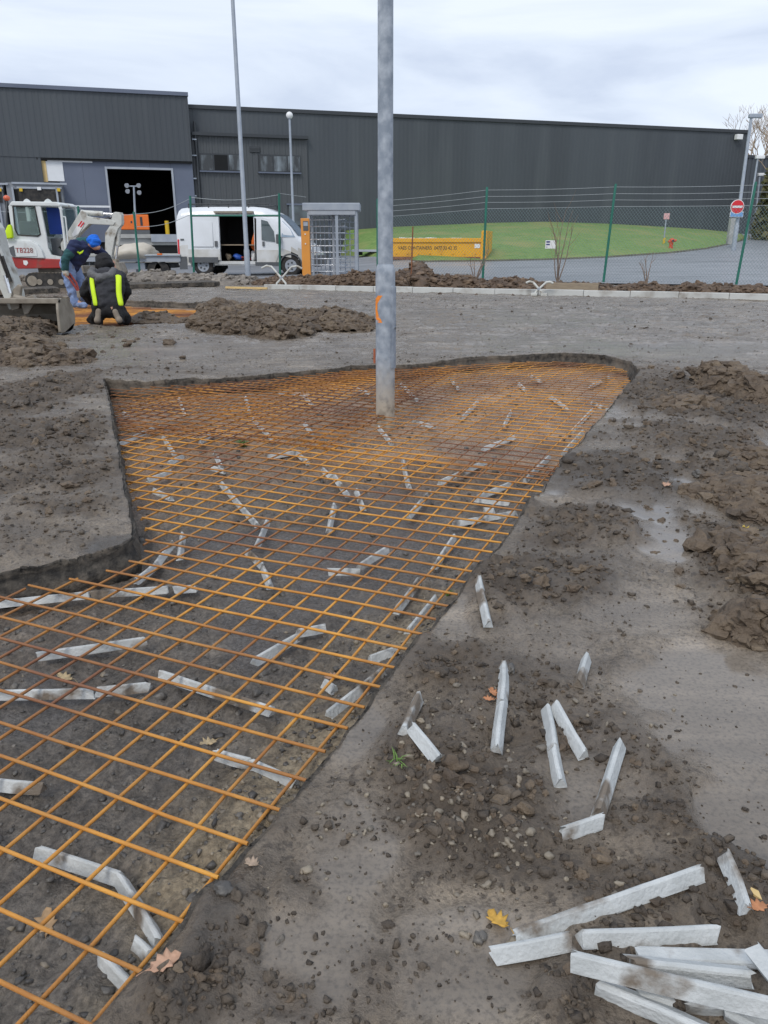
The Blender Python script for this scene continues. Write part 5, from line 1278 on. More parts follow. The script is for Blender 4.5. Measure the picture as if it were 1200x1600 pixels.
vpoly('side_badge', [(.16, 1.30), (.30, 1.30), (.30, 1.36), (.16, 1.36)], M['plastic'], van, o=.02, th=.02)
vpoly('mud_flap', [(.05, .25), (.36, .25), (.36, .72), (.05, .72)], M['plastic'], van, o=.03, th=.03)
# front door, a little ajar
fd = MB(); dpts = [(3.10, .52), (3.86, .52), (4.0, .9), (4.0, 1.3), (3.93, 1.62), (3.64, 2.06), (3.30, 2.14), (3.14, 2.10)]
fd.prism([vp(x_, z_, o=.03) for x_, z_ in dpts], (0, .04, 0)); fdo = fd.build('front_door', M['vanwhite'], van)
vpoly('door_lower', [(3.12, .52), (3.86, .52), (3.96, .85), (3.96, .96), (3.12, .96)], M['vandirt'], fdo, o=.035, th=.01)
vpoly('door_edge_gap', [(3.05, .56), (3.11, .54), (3.15, 2.08), (3.08, 2.10)], M['black'], fdo, o=.035, th=.05)
vpoly('side_window', [(3.34, 1.32), (3.86, 1.24), (3.82, 1.62), (3.58, 1.98), (3.34, 2.04)], M['glass'], fdo, o=.042, th=.02)
vpoly('door_handle', [(3.36, 1.10), (3.44, 1.10), (3.44, 1.26), (3.36, 1.26)], M['plastic'], fdo, o=.05, th=.03)
MB().box((3.94 * k_, -1.26, 1.18 * hz_), (4.09 * k_, -1.04, 1.52 * hz_), .03).build('wing_mirror', M['plastic'], fdo)
ws = MB()
for (xa, xb) in ((3.93, 4.70),):
    rows = []
    for i in range(7):
        x_ = xa + (xb - xa) * i / 6; rows.append([ws.bm.verts.new((x_ * k_ + .012, yy * (halfw(x_, .99, roofz(x_)) - .10), roofz(x_) * hz_ + .016)) for yy in (-1.12, -.5, 0, .5, 1.12)])
    for i in range(6):
        for j in range(4): ws.bm.faces.new((rows[i][j], rows[i][j + 1], rows[i + 1][j + 1], rows[i + 1][j])).smooth = True
M['wshield'] = mat('windscreen_glass', (0.25, 0.33, 0.42), (0.32, 0.40, 0.5), sc=1.0, rough=0.05, spec=0.9)
ws.build('windscreen', M['wshield'], van)
vpoly('windscreen_side', [(4.10, 1.42), (4.62, 1.42), (4.42, 1.74), (4.14, 2.00)], M['wshield'], van, o=.02, th=.02)
MB().box((5.30 * k_, -.96, .34 * hz_), (5.52 * k_, .96, .78 * hz_), .06).build('bumper', M['plastic'], van)
vpoly('headlight', [(4.98, .96), (5.24, .92), (5.12, 1.14), (4.96, 1.2)], M['plate'], van, o=.02, th=.05)
vpoly('sill_trim', [(3.05, .38), (3.97, .38), (3.97, .52), (3.05, .52)], M['plastic'], van, o=.03, th=.05)
for cx in (.98, 4.42):
    for yy in (-1, 1):
        wh = empty('wheel', (cx * k_, yy * .86, .35)); wh.parent = van; wh.empty_display_size = .1
        MB().tube([(0, -.11, 0), (0, -.10, 0), (0, .10, 0), (0, .11, 0)], [.29, .345, .345, .29], 24).build('tyre', M['rubber'], wh)
        MB().tube([(0, -.118 * (1 if yy < 0 else -1), 0), (0, .0, 0)], [.205, .20], 16).build('rim', M['plate'], wh)
        hb = MB()
        for q in range(5): a = q * 1.2566; hb.ball((math.cos(a) * .11, -.125 if yy < 0 else .125, math.sin(a) * .11), .035, 1)
        hb.build('wheel_nuts', M['plastic'], wh)
    ar = MB(); ar.tube([(cx * k_ + math.cos(R(a)) * .43 * k_, -.99, (.38 + math.sin(R(a)) * .43) * hz_) for a in range(-5, 186, 10)], .03, 6); ar.build('wheel_arch', M['plastic'], van)
    MB().box((cx * k_ - .42, -.7, .2), (cx * k_ + .42, .7, .85)).build('wheel_well', M['black'], van)
rr = MB()
for (xa, za, xb) in ((.5, 2.60, 3.6),):
    for yy in (-.75, .75): rr.tube([(xa * k_, yy, za * hz_), (xb * k_, yy, za * hz_)], .02, 6)
    for q in range(5):
        x_ = xa + (xb - xa) * q / 4; rr.tube([(x_ * k_, -.75, 2.46 * hz_), (x_ * k_, -.75, za * hz_), (x_ * k_, .75, za * hz_), (x_ * k_, .75, 2.46 * hz_)], .02, 6)
rr.build('roof_rack', M['trim'], van)
def in_van(name, px, py, sz, m, label, cat, kind='bag'):
    p = V(px, py, VY + .30); mb = MB()
    v, f = ico(2, int(px * 3 + py), .16)
    for q in v: pass
    o = np_mesh(name, v * np.array(sz), f, M[m]); o.location = (p.x, p.y, .04 + .53 * hz_ + sz[2] * .9 if kind == 'bag' else p.z); return tag(o, label, cat)
in_van('tool_bag', 370, 408, (.22, .18, .14), 'bluebag', 'blue bag lying in the open van door', 'bag'); in_van('tool_bag', 382, 396, (.26, .2, .12), 'red', 'red bag on the van floor behind the thin post', 'bag')
in_van('sack', 358, 408, (.16, .15, .16), 'timber', 'brown sack at the left of the open van door', 'sack')
in_van('work_bucket', 396, 408, (.15, .15, .2), 'signwhite', 'pale bucket at the right of the open van door', 'bucket')
o = in_van('safety_jacket', 397, 376, (.14, .10, .40), 'orange', 'orange jacket hanging in the open van door', 'jacket', 'hang')

# ================================================================== SKIP CONTAINER
cl_, cr_ = on_terrain(590, 408), on_terrain(757, 407)
sk = empty('skip_container', cl_, math.atan2(cr_.y - cl_.y, cr_.x - cl_.x), 'yellow open skip container with phone number on its side', 'skip'); SL = (cr_ - cl_).length; YS = cl_.y
zt_ = V(670, 373, YS).z - cl_.z; zb_ = V(670, 401, YS).z - cl_.z
mb = MB(); mb.prism([(0.05, -.0, .12), (0.05, .10, zt_), (SL - .12, .10, zt_), (SL - .12, 0, .12)][:0] or [(.05, 0, .18), (SL - .1, 0, .18), (SL - .1, 0, zt_), (.05, 0, zt_)], (0, .05, 0)); mb.prism([(.05, 1.9, .18), (SL - .1, 1.9, .18), (SL - .1, 1.9, zt_), (.05, 1.9, zt_)], (0, .05, 0))
mb.box((.05, .05, .18), (.12, 1.9, zt_)); mb.box((.12, .05, .18), (SL - .1, 1.9, .26)); mb.build('tub', M['skip'], sk)
MB().box((0, -.06, zt_ - .14), (SL - .05, .0, zt_ + .02), .01).build('top_rail', M['skip'], sk)
MB().box((.05, -.04, .06), (SL - .1, 1.95, .178)).build('rusty_underframe', M['rust'], sk)
for q in range(9): MB().box((.3 + q * (SL - .7) / 8, -.03, zt_ * .32), (.36 + q * (SL - .7) / 8, -.001, zt_ * .38), .004).build('rope_hook', M['skip'], sk)
MB().box((SL - .16, -.08, .08), (SL + .06, 2.0, V(752, 361, YS).z - cl_.z), .02).build('end_gate', M['skip'], sk)
MB().box((SL - .42, -.012, zt_ - .36), (SL - .2, 0, zt_ - .2)).build('sticker', M['signwhite'], sk)
tl = empty('x'); bpy.data.objects.remove(tl)
ct = (V(669, 387, YS).x - cl_.x, V(669, 387.5, YS).z - cl_.z)
text_mesh('lettering', 'VAES CONTAINERS  0477 33 42 35', .19, M['ink'], sk, Matrix.Translation((ct[0], -.006, ct[1])) @ Matrix.Rotation(R(90), 4, 'X'), extrude=.003, sx=(V(719, 387, YS).x - V(619, 387, YS).x) / (.19 * 16.3))
ld = cloud('skip_load', [(q, r_, zt_ - .02) for q in np.linspace(.5, SL - .6, 9) for r_ in (.5, 1.1, 1.6)], [.30] * 27, M['white'], ICO2, seed=77, flat=(.12, .22)); ld.location = sk.location; ld.rotation_euler = sk.rotation_euler; tag(ld, 'white sheeting heaped in the yellow skip', 'sheeting')

# ================================================================== SIGNS, LAMPS, HYDRANT
def lamp(px, py, Yq, ty, r0, r1, label, head, tx=None):
    b = V(px, py, Yq); o = empty('lamp_post', b, 0, label, 'lamp post', 'lamp posts'); h = V(px, ty, Yq).z - b.z; t = Vector((0, 0, h))
    if tx is not None: t.x = V(tx, ty, Yq).x - b.x
    MB().tube([(0, 0, -.4), (0, 0, .9 if r0 > .06 else .3), (0, 0, .95 if r0 > .06 else .35), t], [r0, r0, r0 * .8, r1], 14).build('shaft', M['galv_far'], o)
    if head == 'ball': MB().ball(t + Vector((0, 0, .12)), .15, 3).build('globe', M['signwhite'], o); MB().tube([t - Vector((0, 0, .02)), t + Vector((0, 0, .03))], .08, 12).build('collar', M['galv_far'], o)
    else:
        MB().box((t.x - .12, -.12, t.z - .04), (t.x + head, .12, t.z + .14), .04).build('lantern', M['galv_far'] if head > .4 else M['signwhite'], o)
    return o
lamp(388, 440, 24.5, -60, .085, .05, 'tall slim grey lamp post in front of the white van', .9)
lamp(461, 420, 38.0, 185, .075, .05, 'grey post with a round globe lamp before the hall windows', 'ball')
lamp(1147, 383, 40.0, 183, .11, .065, 'grey lamp post carrying the round no entry sign', .48, tx=1174)
lamp(1166, 368, 47.0, 247, .075, .05, 'middle grey lamp post with white head at the right', .36, tx=1184)
lamp(1177, 362, 56.0, 274, .08, .055, 'farthest small lamp post with white head at the right', .36, tx=1187)
sg = empty('no_entry_sign', V(1152, 323, 39.75), 0, 'round red no entry sign with a white bar on the lamp post', 'road sign'); sr = V(1162, 323, 39.75).x - V(1152, 323, 39.75).x
MB().tube([(0, .03, 0), (0, -.01, 0)], sr * 1.05, 32).build('rim', M['signwhite'], sg); MB().tube([(0, .0, 0), (0, -.018, 0)], sr * .96, 32).build('disc', M['signred'], sg); MB().box((-sr * .78, -.03, -sr * .16), (sr * .78, -.015, sr * .16)).build('bar', M['signwhite'], sg)
MB().box((-.06, .03, -sr), (.06, .22, -sr * .6)).build('bracket', M['galv_far'], sg)
sb = empty('blue_sign', V(1151, 335, 39.75), 0, 'pale blue oblong plate under the no entry sign', 'road sign'); MB().box((-sr * 1.05, 0, -.13), (sr * 1.05, .03, .13), .02).build('plate', M['signwhite'], sb); MB().box((-sr * .98, -.008, -.10), (sr * .98, .0, .10), .01).build('face', M['signblue'], sb); MB().box((-.05, .03, -.05), (.05, .2, .05)).build('bracket', M['galv_far'], sb)
b = on_terrain(1143, 372); Yc = 43.0; c0 = V(1143, 366, Yc); o = MB().box((-.18, -.15, -.5), (.18, .15, V(1144, 341, Yc).z - c0.z), .02).build('cabinet', M['concrete']); o.location = c0; tag(o, 'narrow grey cabinet behind the no entry post', 'cabinet')
def lawn_pt(px, py):
    d = ray(px, py); best = None
    P = LV; sc_ = CAMH + 0 * P[:, 0]
    pu = 600 + FPX * P[:, 0] / (P[:, 1] * math.cos(PITCH) - (P[:, 2] - CAMH) * math.sin(PITCH)); pv = 800 + FPX * (-(P[:, 1]) * math.sin(PITCH) - (P[:, 2] - CAMH) * math.cos(PITCH)) / (P[:, 1] * math.cos(PITCH) - (P[:, 2] - CAMH) * math.sin(PITCH))
    k = np.argsort((pu - px) ** 2 + (pv - py) ** 2)[:3]; Yq = float(P[k, 1].mean()); return V(px, py, Yq)
b = lawn_pt(1037, 380); hs = empty('hydrant_marker', b, 0, 'thin post with small pale red square sign on the lawn', 'marker sign'); t = V(1041, 340, b.y) - b
MB().tube([(0, 0, -.2), t], .035, 8).build('post', M['galv_far'], hs); MB().box((t.x - .14, -.05, t.z - .08), (t.x + .14, -.02, t.z + .2), .01).build('plate', mat('faded_red_plate', (.62, .32, .32), (.7, .45, .45), sc=9, rough=.5), hs); MB().tube([(0, 0, -.02), (0.02, 0, .25)], .06, 8).build('foot', M['yellowpost'], hs)
b = lawn_pt(1048, 388); hy = empty('fire_hydrant', b, 0, 'small red fire hydrant on the lawn', 'hydrant')
MB().tube([(0, 0, -.1), (0, 0, .28), (.02, 0, .34), (.03, 0, .40), (.03, 0, .46)], [.10, .09, .13, .13, .05], 14).build('barrel', M['hydrant'], hy); MB().tube([(-.16, -.02, .30), (.2, -.05, .36)], .06, 10).build('outlets', M['hydrant'], hy); MB().tube([(.02, -.15, .34), (.02, -.06, .34)], .05, 10).build('cap', M['trim'], hy)
p = V(860, 382, 23.55); ws_ = empty('fence_sign', p, 0, 'small white board with blue print hung on the fence', 'sign'); hw = (V(868, 382, 23.55).x - V(852, 382, 23.55).x) / 2; hh = (V(860, 376, 23.55).z - V(860, 389, 23.55).z) / 2
MB().box((-hw, -.02, -hh), (hw, 0, hh), .004).build('board', M['signwhite'], ws_)
for (za, zb) in ((.45, .8), (-.15, .15)): MB().box((-hw * .85, -.026, za * hh), (-hw * .15, -.021, zb * hh)).build('printed_bar', M['signnavy'], ws_)
MB().box((-hw * .8, -.026, -.7 * hh), (-hw * .6, -.021, -.55 * hh)).build('printed_dot', M['signnavy'], ws_)
b = lawn_pt(577, 397); mp_ = empty('metal_plate', b, R(-25), 'grey metal plate lying on the lawn edge left of the lamp post', 'plate')
pm = MB().box((-.75, -.35, .10), (.75, .35, .20), .02).build('deck', M['plate'], mp_); MB().box((-.6, -.3, -.05), (-.5, .3, .1)).build('foot', M['trim'], mp_); MB().box((.5, -.3, -.05), (.6, .3, .1)).build('foot', M['trim'], mp_)
b = V(642, 440, 21.0); t = V(645, 354, 21.0); o = MB().tube([Vector((b.x, 21, -.2)), Vector((t.x, 21, t.z))], [.022, .018], 8).build('rusty_stake', M['rust']); tag(o, 'rusty steel stake sticking out of the soil bank', 'stake')
o = MB().tube([V(612, 445, 20.3), V(606, 425, 20.6)], .035, 8).build('wooden_stake', M['timber']); tag(o, 'leaning wooden stake right behind the thick lamp post', 'stake')
def sapling(px, Yq, h, n, spread, label, seed):
    r_ = random.Random(seed); b = V(px, 448, Yq); b.z = .15; o = empty('sapling', b, 0, label, 'sapling', 'bare saplings on the bank'); mb = MB(); tw = MB()
    for k in range(n):
        a = r_.uniform(0, 6.28); l = h * r_.uniform(.55, 1.0); p = Vector((0, 0, -.1)); d = Vector((math.cos(a) * spread, math.sin(a) * spread, 1)).normalized(); pts = [p]
        for q in range(6):
            d = (d + Vector((r_.uniform(-.16, .16), r_.uniform(-.16, .16), .05))).normalized(); p = p + d * l / 6; pts.append(p.copy())
            if q > 1 and r_.random() < .8:
                d2 = (d + Vector((r_.uniform(-.9, .9), r_.uniform(-.9, .9), .1))).normalized(); e1 = p + d2 * l * .16; e2 = e1 + (d2 + Vector((0, 0, .5))).normalized() * l * .16; tw.tube([p, e1, e2], [.006, .005, .002], 4, False)
        mb.tube(pts, [.020 - .0024 * i for i in range(7)], 5)
    mb.build('stem', M['bark'], o); tw.build('twigs', M['twig'], o)['kind'] = 'stuff'; return o
sapling(871, 22.3, 2.0, 6, .30, 'bare multi stemmed sapling on the bank right of the skip', 3); sapling(742, 22.6, 1.2, 5, .4, 'low bare bush beside the fence post at the skip end', 4); sapling(1010, 21.6, .8, 4, .35, 'small bare twig plant on the bank at the right', 5)
# leafless trees beyond the annex
def bare_tree(px, Yq, h, label, seed, ivy=False):
    r_ = random.Random(seed); b = V(px, 370, Yq); b.z = float(terrain(b.x, min(Yq, 63))); o = empty('bare_tree', b, 0, label, 'tree', 'leafless trees beyond the annex'); tr = MB(); cr = MB()
    def grow(p, d, l, r, lev):
        pts = [p]; 
        for q in range(3):
            d = (d + Vector((r_.uniform(-.18, .18), r_.uniform(-.18, .18), .12))).normalized(); p = p + d * l / 3; pts.append(p.copy())
        (tr if lev < 2 else cr).tube(pts, [r, r * .85, r * .7, r * .5], 6 if lev < 2 else 3, False)
        if lev < 5:
            for k in range(3 if lev else 5):
                a = r_.uniform(0, 6.28); s = .75 if lev < 2 else .9; d2 = (d + Vector((math.cos(a) * s, math.sin(a) * s, .15))).normalized(); grow(pts[r_.choice((2, 3, 3))], d2, l * r_.uniform(.58, .78), max(.018, r * .5), lev + 1)
    grow(Vector((0, 0, -.3)), Vector((0, 0, 1)), h * .3, h * .018, 0)
    tr.build('trunk', M['bark'], o); cr.build('crown', M['fartree'], o)
    if ivy:
        VV = []; FF = []; rr_ = np.random.default_rng(seed)
        for k in range(2600):
            zq = rr_.uniform(0, h * .45); rad = rr_.uniform(.3, 1.3) * (1.1 - zq / h); a = rr_.uniform(0, 6.28); c = np.array([math.cos(a) * rad, math.sin(a) * rad, zq]); u_ = rr_.normal(size=3) * .09; v_ = rr_.normal(size=3) * .09; n0 = len(VV); VV += [c - u_, c + v_, c + u_, c - v_]; FF.append((n0, n0 + 1, n0 + 2, n0 + 3))
        np_mesh('ivy', VV, FF, M['ivy'], o, smooth=False)['kind'] = 'stuff'
    return o
bare_tree(1175, 92, 18.5, 'leafless tree showing above the annex roof, left of the pair', 1); bare_tree(1203, 86, 18, 'leafless tree above the annex roof cut by the right edge', 2); bare_tree(1206, 52, 9.5, 'ivy covered trunk at the right edge of the picture', 6, True)
# ================================================================== EXCAVATOR WITH CAB
EY = 21.0; EO = V(80, 444, EY); EO.z = 0.0
exc = empty('mini_excavator', EO, 0, 'white and red mini excavator with glazed cab behind the workers', 'excavator', 'mini excavators')
def ep(px, py, dy=0.0):
    if dy < .6: return V(px, py, EY + dy) - EO
    return V(px, py, EY) - EO + Vector((0, dy, 0))
def eprism(name, pts, dy, dep, m, par, bevel=0.0): return MB().prism([ep(x_, y_, dy) for x_, y_ in pts], (0, dep, 0), bevel).build(name, M[m], par)
def track(par, ox, dy):
    a, b = ep(50 + ox, 433.5, dy), ep(140 + ox, 433.5, dy); rz = .19; n = 14; out = []
    a.z = b.z = rz
    for k in range(n + 1): t = math.pi / 2 + math.pi * k / n; out.append(a + Vector((math.cos(t) * rz, 0, math.sin(t) * rz)))
    for k in range(n + 1): t = -math.pi / 2 + math.pi * k / n; out.append(b + Vector((math.cos(t) * rz, 0, math.sin(t) * rz)))
    tr = MB().prism(out, (0, .32, 0), .0).build('track', M['rubber'], par)
    gr = MB(); N = 46; per = []
    L1 = (b - a).length
    for k in range(N):
        s = k / N * (2 * L1 + 2 * math.pi * rz)
        if s < L1: p, ang = a + Vector((s, 0, rz)), 0
        elif s < L1 + math.pi * rz: t = (s - L1) / rz; p, ang = b + Vector((math.sin(t) * rz, 0, math.cos(t) * rz)), -t
        elif s < 2 * L1 + math.pi * rz: p, ang = b + Vector((-(s - L1 - math.pi * rz), 0, -rz)), math.pi
        else: t = (s - 2 * L1 - math.pi * rz) / rz; p, ang = a + Vector((-math.sin(t) * rz, 0, -math.cos(t) * rz)), math.pi - t
        gr.box((0, 0, 0), (.035, .32, .03), rot=Matrix.Rotation(-ang, 3, 'Y'), at=p + Vector((0, .16, 0)))
    g = gr.build('grouser_bars', M['muddysteel'], tr); g['kind'] = 'stuff'
    for q in np.linspace(.12, .88, 5):
        c = a.lerp(b, q); MB().tube([c + Vector((0, -.015, -.03)), c + Vector((0, .05, -.03))], .075, 12).build('roller', M['muddysteel'], tr)
    for c in (a, b): MB().tube([c + Vector((0, -.02, 0)), c + Vector((0, .05, 0))], .13, 16).build('sprocket', M['muddysteel'], tr)
track(exc, 0, -.1); track(exc, -2, 1.15)
MB().box(ep(60, 424, .25) - Vector((0, 0, .1)), ep(125, 424, 1.2) + Vector((0, 0, .12))).build('undercarriage', M['muddysteel'], exc)
eprism('red_platform', [(13, 397), (18, 402), (97, 405), (98, 413), (94, 419), (28, 420), (20, 413)], -.05, 1.4, 'red', exc, .02)
bd = eprism('engine_cowl', [(8, 375), (14, 373), (46, 375), (58, 381), (65, 391), (69, 404), (19, 402), (9, 392)], -.10, 1.45, 'excwhite', exc, .035)
eprism('cowl_panel', [(26, 378), (44, 379), (53, 384), (57, 392), (58, 400), (28, 401)], -.115, .02, 'excwhite', bd); eprism('vent', [(10, 389), (21, 384), (24, 400), (20, 401)], -.115, .03, 'plastic', bd)
text_mesh('model_number', 'TB228', .17, M['red'], bd, Matrix.Translation(ep(38, 391.5, -.122)) @ Matrix.Rotation(R(90), 4, 'X'), .002)
eprism('white_badge', [(36, 407), (42, 407), (44, 411), (41, 415), (37, 413)], -.062, .012, 'signwhite', exc); eprism('side_light', [(17, 413), (22, 412), (23, 416), (18, 417)], -.06, .02, 'yellowpost', exc)
# cab: posts and roof as a frame with real openings
cabf = empty('cab'); cabf.parent = exc; cd = 1.0
def bar(pts, w_, dy, name='cab_post'):
    mb = MB(); mb.tube([ep(x_, y_, dy) for x_, y_ in pts], w_, 8); return mb.build(name, M['excwhite'], cabf)
for dy in (0.0, cd):
    eprism('cab_side', [(13, 322), (17, 317), (24, 315), (57, 316), (57, 322), (22, 321), (19.5, 323), (23, 358), (28, 368), (60, 369.5), (63, 366), (55, 322), (55, 316), (86, 317), (94, 320), (97, 328), (93, 328), (91, 323), (63, 322), (72, 368), (75, 388), (80, 398), (95, 401), (104, 400), (104, 405), (67, 405), (62, 390), (55, 380), (44, 375), (20, 374)], dy - .02, .06, 'excwhite', cabf, 0)
    bar([(95, 326), (100, 365), (104, 401)], .035, dy)
eprism('cab_roof', [(15, 318), (18, 314.5), (88, 315.5), (94, 319), (94, 322), (15, 321)], -.04, cd + .1, 'excwhite', cabf, .02)
for px in (41, 74): eprism('lifting_lug', [(px - 6, 316), (px - 3, 312), (px, 310.5), (px + 3, 312), (px + 7, 316)], .02, .05, 'excwhite', cabf)
def pane(pts, dy, m='glasscab'): return eprism('window_pane', pts, dy, .012, m, cabf)
M['glasscab'] = bpy.data.materials.new('cab_glass'); M['glasscab'].use_nodes = True; _b = M['glasscab'].node_tree.nodes['Principled BSDF']; _b.inputs['Base Color'].default_value = (.55, .68, .66, 1); _b.inputs['Transmission Weight'].default_value = .85; _b.inputs['Roughness'].default_value = .03; _b.inputs['IOR'].default_value = 1.1
w1_ = [(20, 322), (54, 322), (63, 366), (59, 369), (28, 367), (23.5, 358)]
pane(w1_, .01); pane(w1_, cd + .02); pane([(63, 323), (91, 324), (103, 395), (95, 400), (80, 397), (73, 370)], cd + .02)
mb = MB(); mb.tube([ep(x_, y_, -.03) for x_, y_ in w1_ + [w1_[0]]], .018, 6); mb.build('window_seal', M['rubber'], cabf)
eprism('sunshade', [(72, 324), (92, 325), (98, 366), (78, 366)], cd * .55, .03, 'bluescreen', cabf)
MB().box(ep(34, 382, .3), ep(56, 366, .75), .04).build('seat_base', M['plastic'], cabf); MB().box(ep(32, 372, .3), ep(38, 345, .75), .04).build('seat_back', M['plastic'], cabf)
MB().box(ep(82, 400, .3), ep(88, 372, .6), .03).build('console', M['plastic'], cabf); MB().box(ep(64, 403, .02), ep(102, 400, .95)).build('cab_floor', M['plastic'], cabf)
mb = MB(); mb.tube([ep(x_, y_, .0) for x_, y_ in ((95, 338), (102, 339), (105, 365), (106, 378))], .02, 6); mb.build('grab_rail', M['excwhite'], cabf)
mb = MB(); mb.tube([ep(10, 374, .2), ep(10.5, 314, .2)], .025, 8); mb.build('beacon_stalk', M['plastic'], exc); MB().ball(ep(10.5, 309.5, .2), .085, 2, (1, 1, .85)).build('beacon', M['beacon'], exc)
bm_ = eprism('boom', [(90, 388), (100, 371), (124, 332), (128, 328.5), (133, 331), (137, 338), (172, 343), (180, 347), (177, 352), (160, 351), (139, 350), (119, 371), (106, 396)], .30, .24, 'armwhite', exc, .015)
eprism('logo_patch', [(112, 366), (122, 350), (130, 346), (130, 353), (122, 366), (114, 370)], .285, .014, 'signwhite', bm_)
for (a, b) in (((121, 353), (127, 345)), ((124.5, 354.5), (130, 347))): eprism('logo_stripe', [(a[0], a[1]), (b[0], b[1]), (b[0] + 2, b[1] + 1), (a[0] + 2, a[1] + 1)], .278, .006, 'signred', bm_)
cy = MB(); cy.tube([ep(127, 332, .42), ep(161, 334, .42)], .062, 12); cy = cy.build('cylinder', M['armwhite'], bm_); MB().tube([ep(160, 334, .42), ep(182, 335, .42)], .03, 10).build('rod', M['chrome'], cy)
for (pts) in (((140, 345), (155, 341), (166, 346), (175, 339), (184, 341)), ((132, 340), (150, 344), (170, 340), (180, 345))):
    MB().tube([ep(x_, y_, .36) for x_, y_ in pts], .016, 6).build('hydraulic_hose', M['rubber'], bm_)
ar_ = eprism('dipper_arm', [(176, 333), (180, 331), (188, 332), (190, 336), (190, 351), (184, 358), (179, 372), (173, 407), (164, 406), (164, 364), (172, 352)], .32, .2, 'armwhite', exc, .012)
cy = MB(); cy.tube([ep(186.5, 352, .42), ep(184, 384, .42)], .055, 12); cy = cy.build('cylinder', M['armwhite'], ar_); MB().tube([ep(184, 384, .42), ep(181, 407, .42)], .028, 10).build('rod', M['chrome'], cy)
eprism('bucket_linkage', [(163, 404), (182, 405), (182, 414), (172, 420), (166, 415)], .30, .24, 'muddysteel', exc, .01)
eprism('bucket', [(164, 412), (184, 410), (190, 425), (186, 438), (172, 442), (160, 436), (166, 428)], .15, .55, 'muddysteel', exc, .02)
# yellow work jacket hung on the machine's tail
p0_ = [(6, 366), (8, 360), (11, 352), (15, 350.5), (17, 353), (18.5, 362), (19.5, 372), (13, 373), (6.5, 373)]
jk = MB(); jk.prism([V(x_, y_, EY - .22) for x_, y_ in p0_], (0, .10, 0), .03); tag(jk.build('safety_jacket', M['hivis'], smooth=True), 'fluorescent yellow jacket hung on the tail of the white excavator', 'jacket')

# ================================================================== NEARER EXCAVATOR: arm and bucket at the left edge
NY = 10.15; NO = V(0, 522, NY); NO.z = 0
ex2 = empty('mini_excavator', NO, 0, 'muddy white excavator arm with wide bucket entering at the left edge', 'excavator', 'mini excavators')
def np_(px, py, dy=0): return V(px, py, NY + dy) - NO
def nprism(name, pts, dy, dep, m, par, bevel=0.0): return MB().prism([np_(x_, y_, dy) for x_, y_ in pts], (0, dep, 0), bevel).build(name, M[m], par)
arm2 = nprism('dipper_arm', [(-70, 250), (-50, 270), (-24, 330), (-5, 356), (4, 395), (17, 430), (27, 458), (30, 480), (14, 484), (0, 452), (-20, 410), (-48, 360)], .18, .22, 'armwhite', ex2, .012)
cy = MB(); cy.tube([np_(-24, 350, .12), np_(0, 395, .12), np_(8, 430, .12)], .045, 12); cy = cy.build('cylinder', M['armwhite'], arm2); MB().tube([np_(8, 430, .12), np_(16, 458, .12)], .024, 10).build('rod', M['chrome'], cy)
for q in ((2, 398), (8, 404)): MB().tube([np_(q[0] - 4, q[1] - 4, .08), np_(q[0], q[1] + 8, .07), np_(q[0] + 10, q[1] + 36, .10)], .014, 6).build('hydraulic_hose', M['rubber'], arm2)
nprism('linkage_lug', [(20, 452), (28, 444), (33, 447), (31, 460), (30, 482), (18, 486), (14, 470)], .14, .07, 'muddysteel', ex2, .01); nprism('linkage_lug', [(40, 464), (50, 461), (55, 466), (52, 476), (44, 490), (38, 492), (33, 478)], .1, .08, 'muddysteel', ex2, .012)
MB().tube([np_(22, 464, .1), np_(50, 470, .12)], .035, 10).build('link_pin', M['muddysteel'], ex2)
xl, xr = np_(-75, 500).x, np_(96, 500).x
pr = [(-.02, .40), (.10, .43), (.28, .41), (.42, .32), (.47, .20), (.44, .09), (.36, .02), (.20, 0.0), (-.02, -.01)]
VV = []; FFq = []
for x_ in (xl, xr):
    for (a, b) in pr: VV.append((x_, a, b + .01))
    for (a, b) in pr: VV.append((x_, .2 + (a - .2) * .92, .2 + (b - .2) * .9 + .01))
n = len(pr)
for k in range(n - 1):
    FFq += [(k, k + 1, 2 * n + k + 1, 2 * n + k), (n + k + 1, n + k, 3 * n + k, 3 * n + k + 1)]
for k in (0, n - 1): FFq.append((k, n + k, 3 * n + k, 2 * n + k))
bk = np_mesh('bucket', VV, FFq, M['muddysteel'], ex2, smooth=False)
for (x_, t) in ((xl, .03), (xr - .03, .03)): MB().prism([(x_, a, b + .012) for a, b in [(-.05, .30)] + pr[0:] + [(-.07, .02)]], (t, 0, 0)).build('side_plate', M['muddysteel'], bk)
MB().box((xl, -.09, .0), (xr, .26, .014)).build('cutting_blade', M['bladesteel'], bk); MB().box((xl, -.03, .38), (xr, .05, .445), .01).build('top_beam', M['muddysteel'], bk)
MB().prism([(xl, .06, .012), (xl, .30, .012), (xl, .42, .10)], (xr - xl, 0, 0)).build('worn_floor', M['bladesteel'], bk)

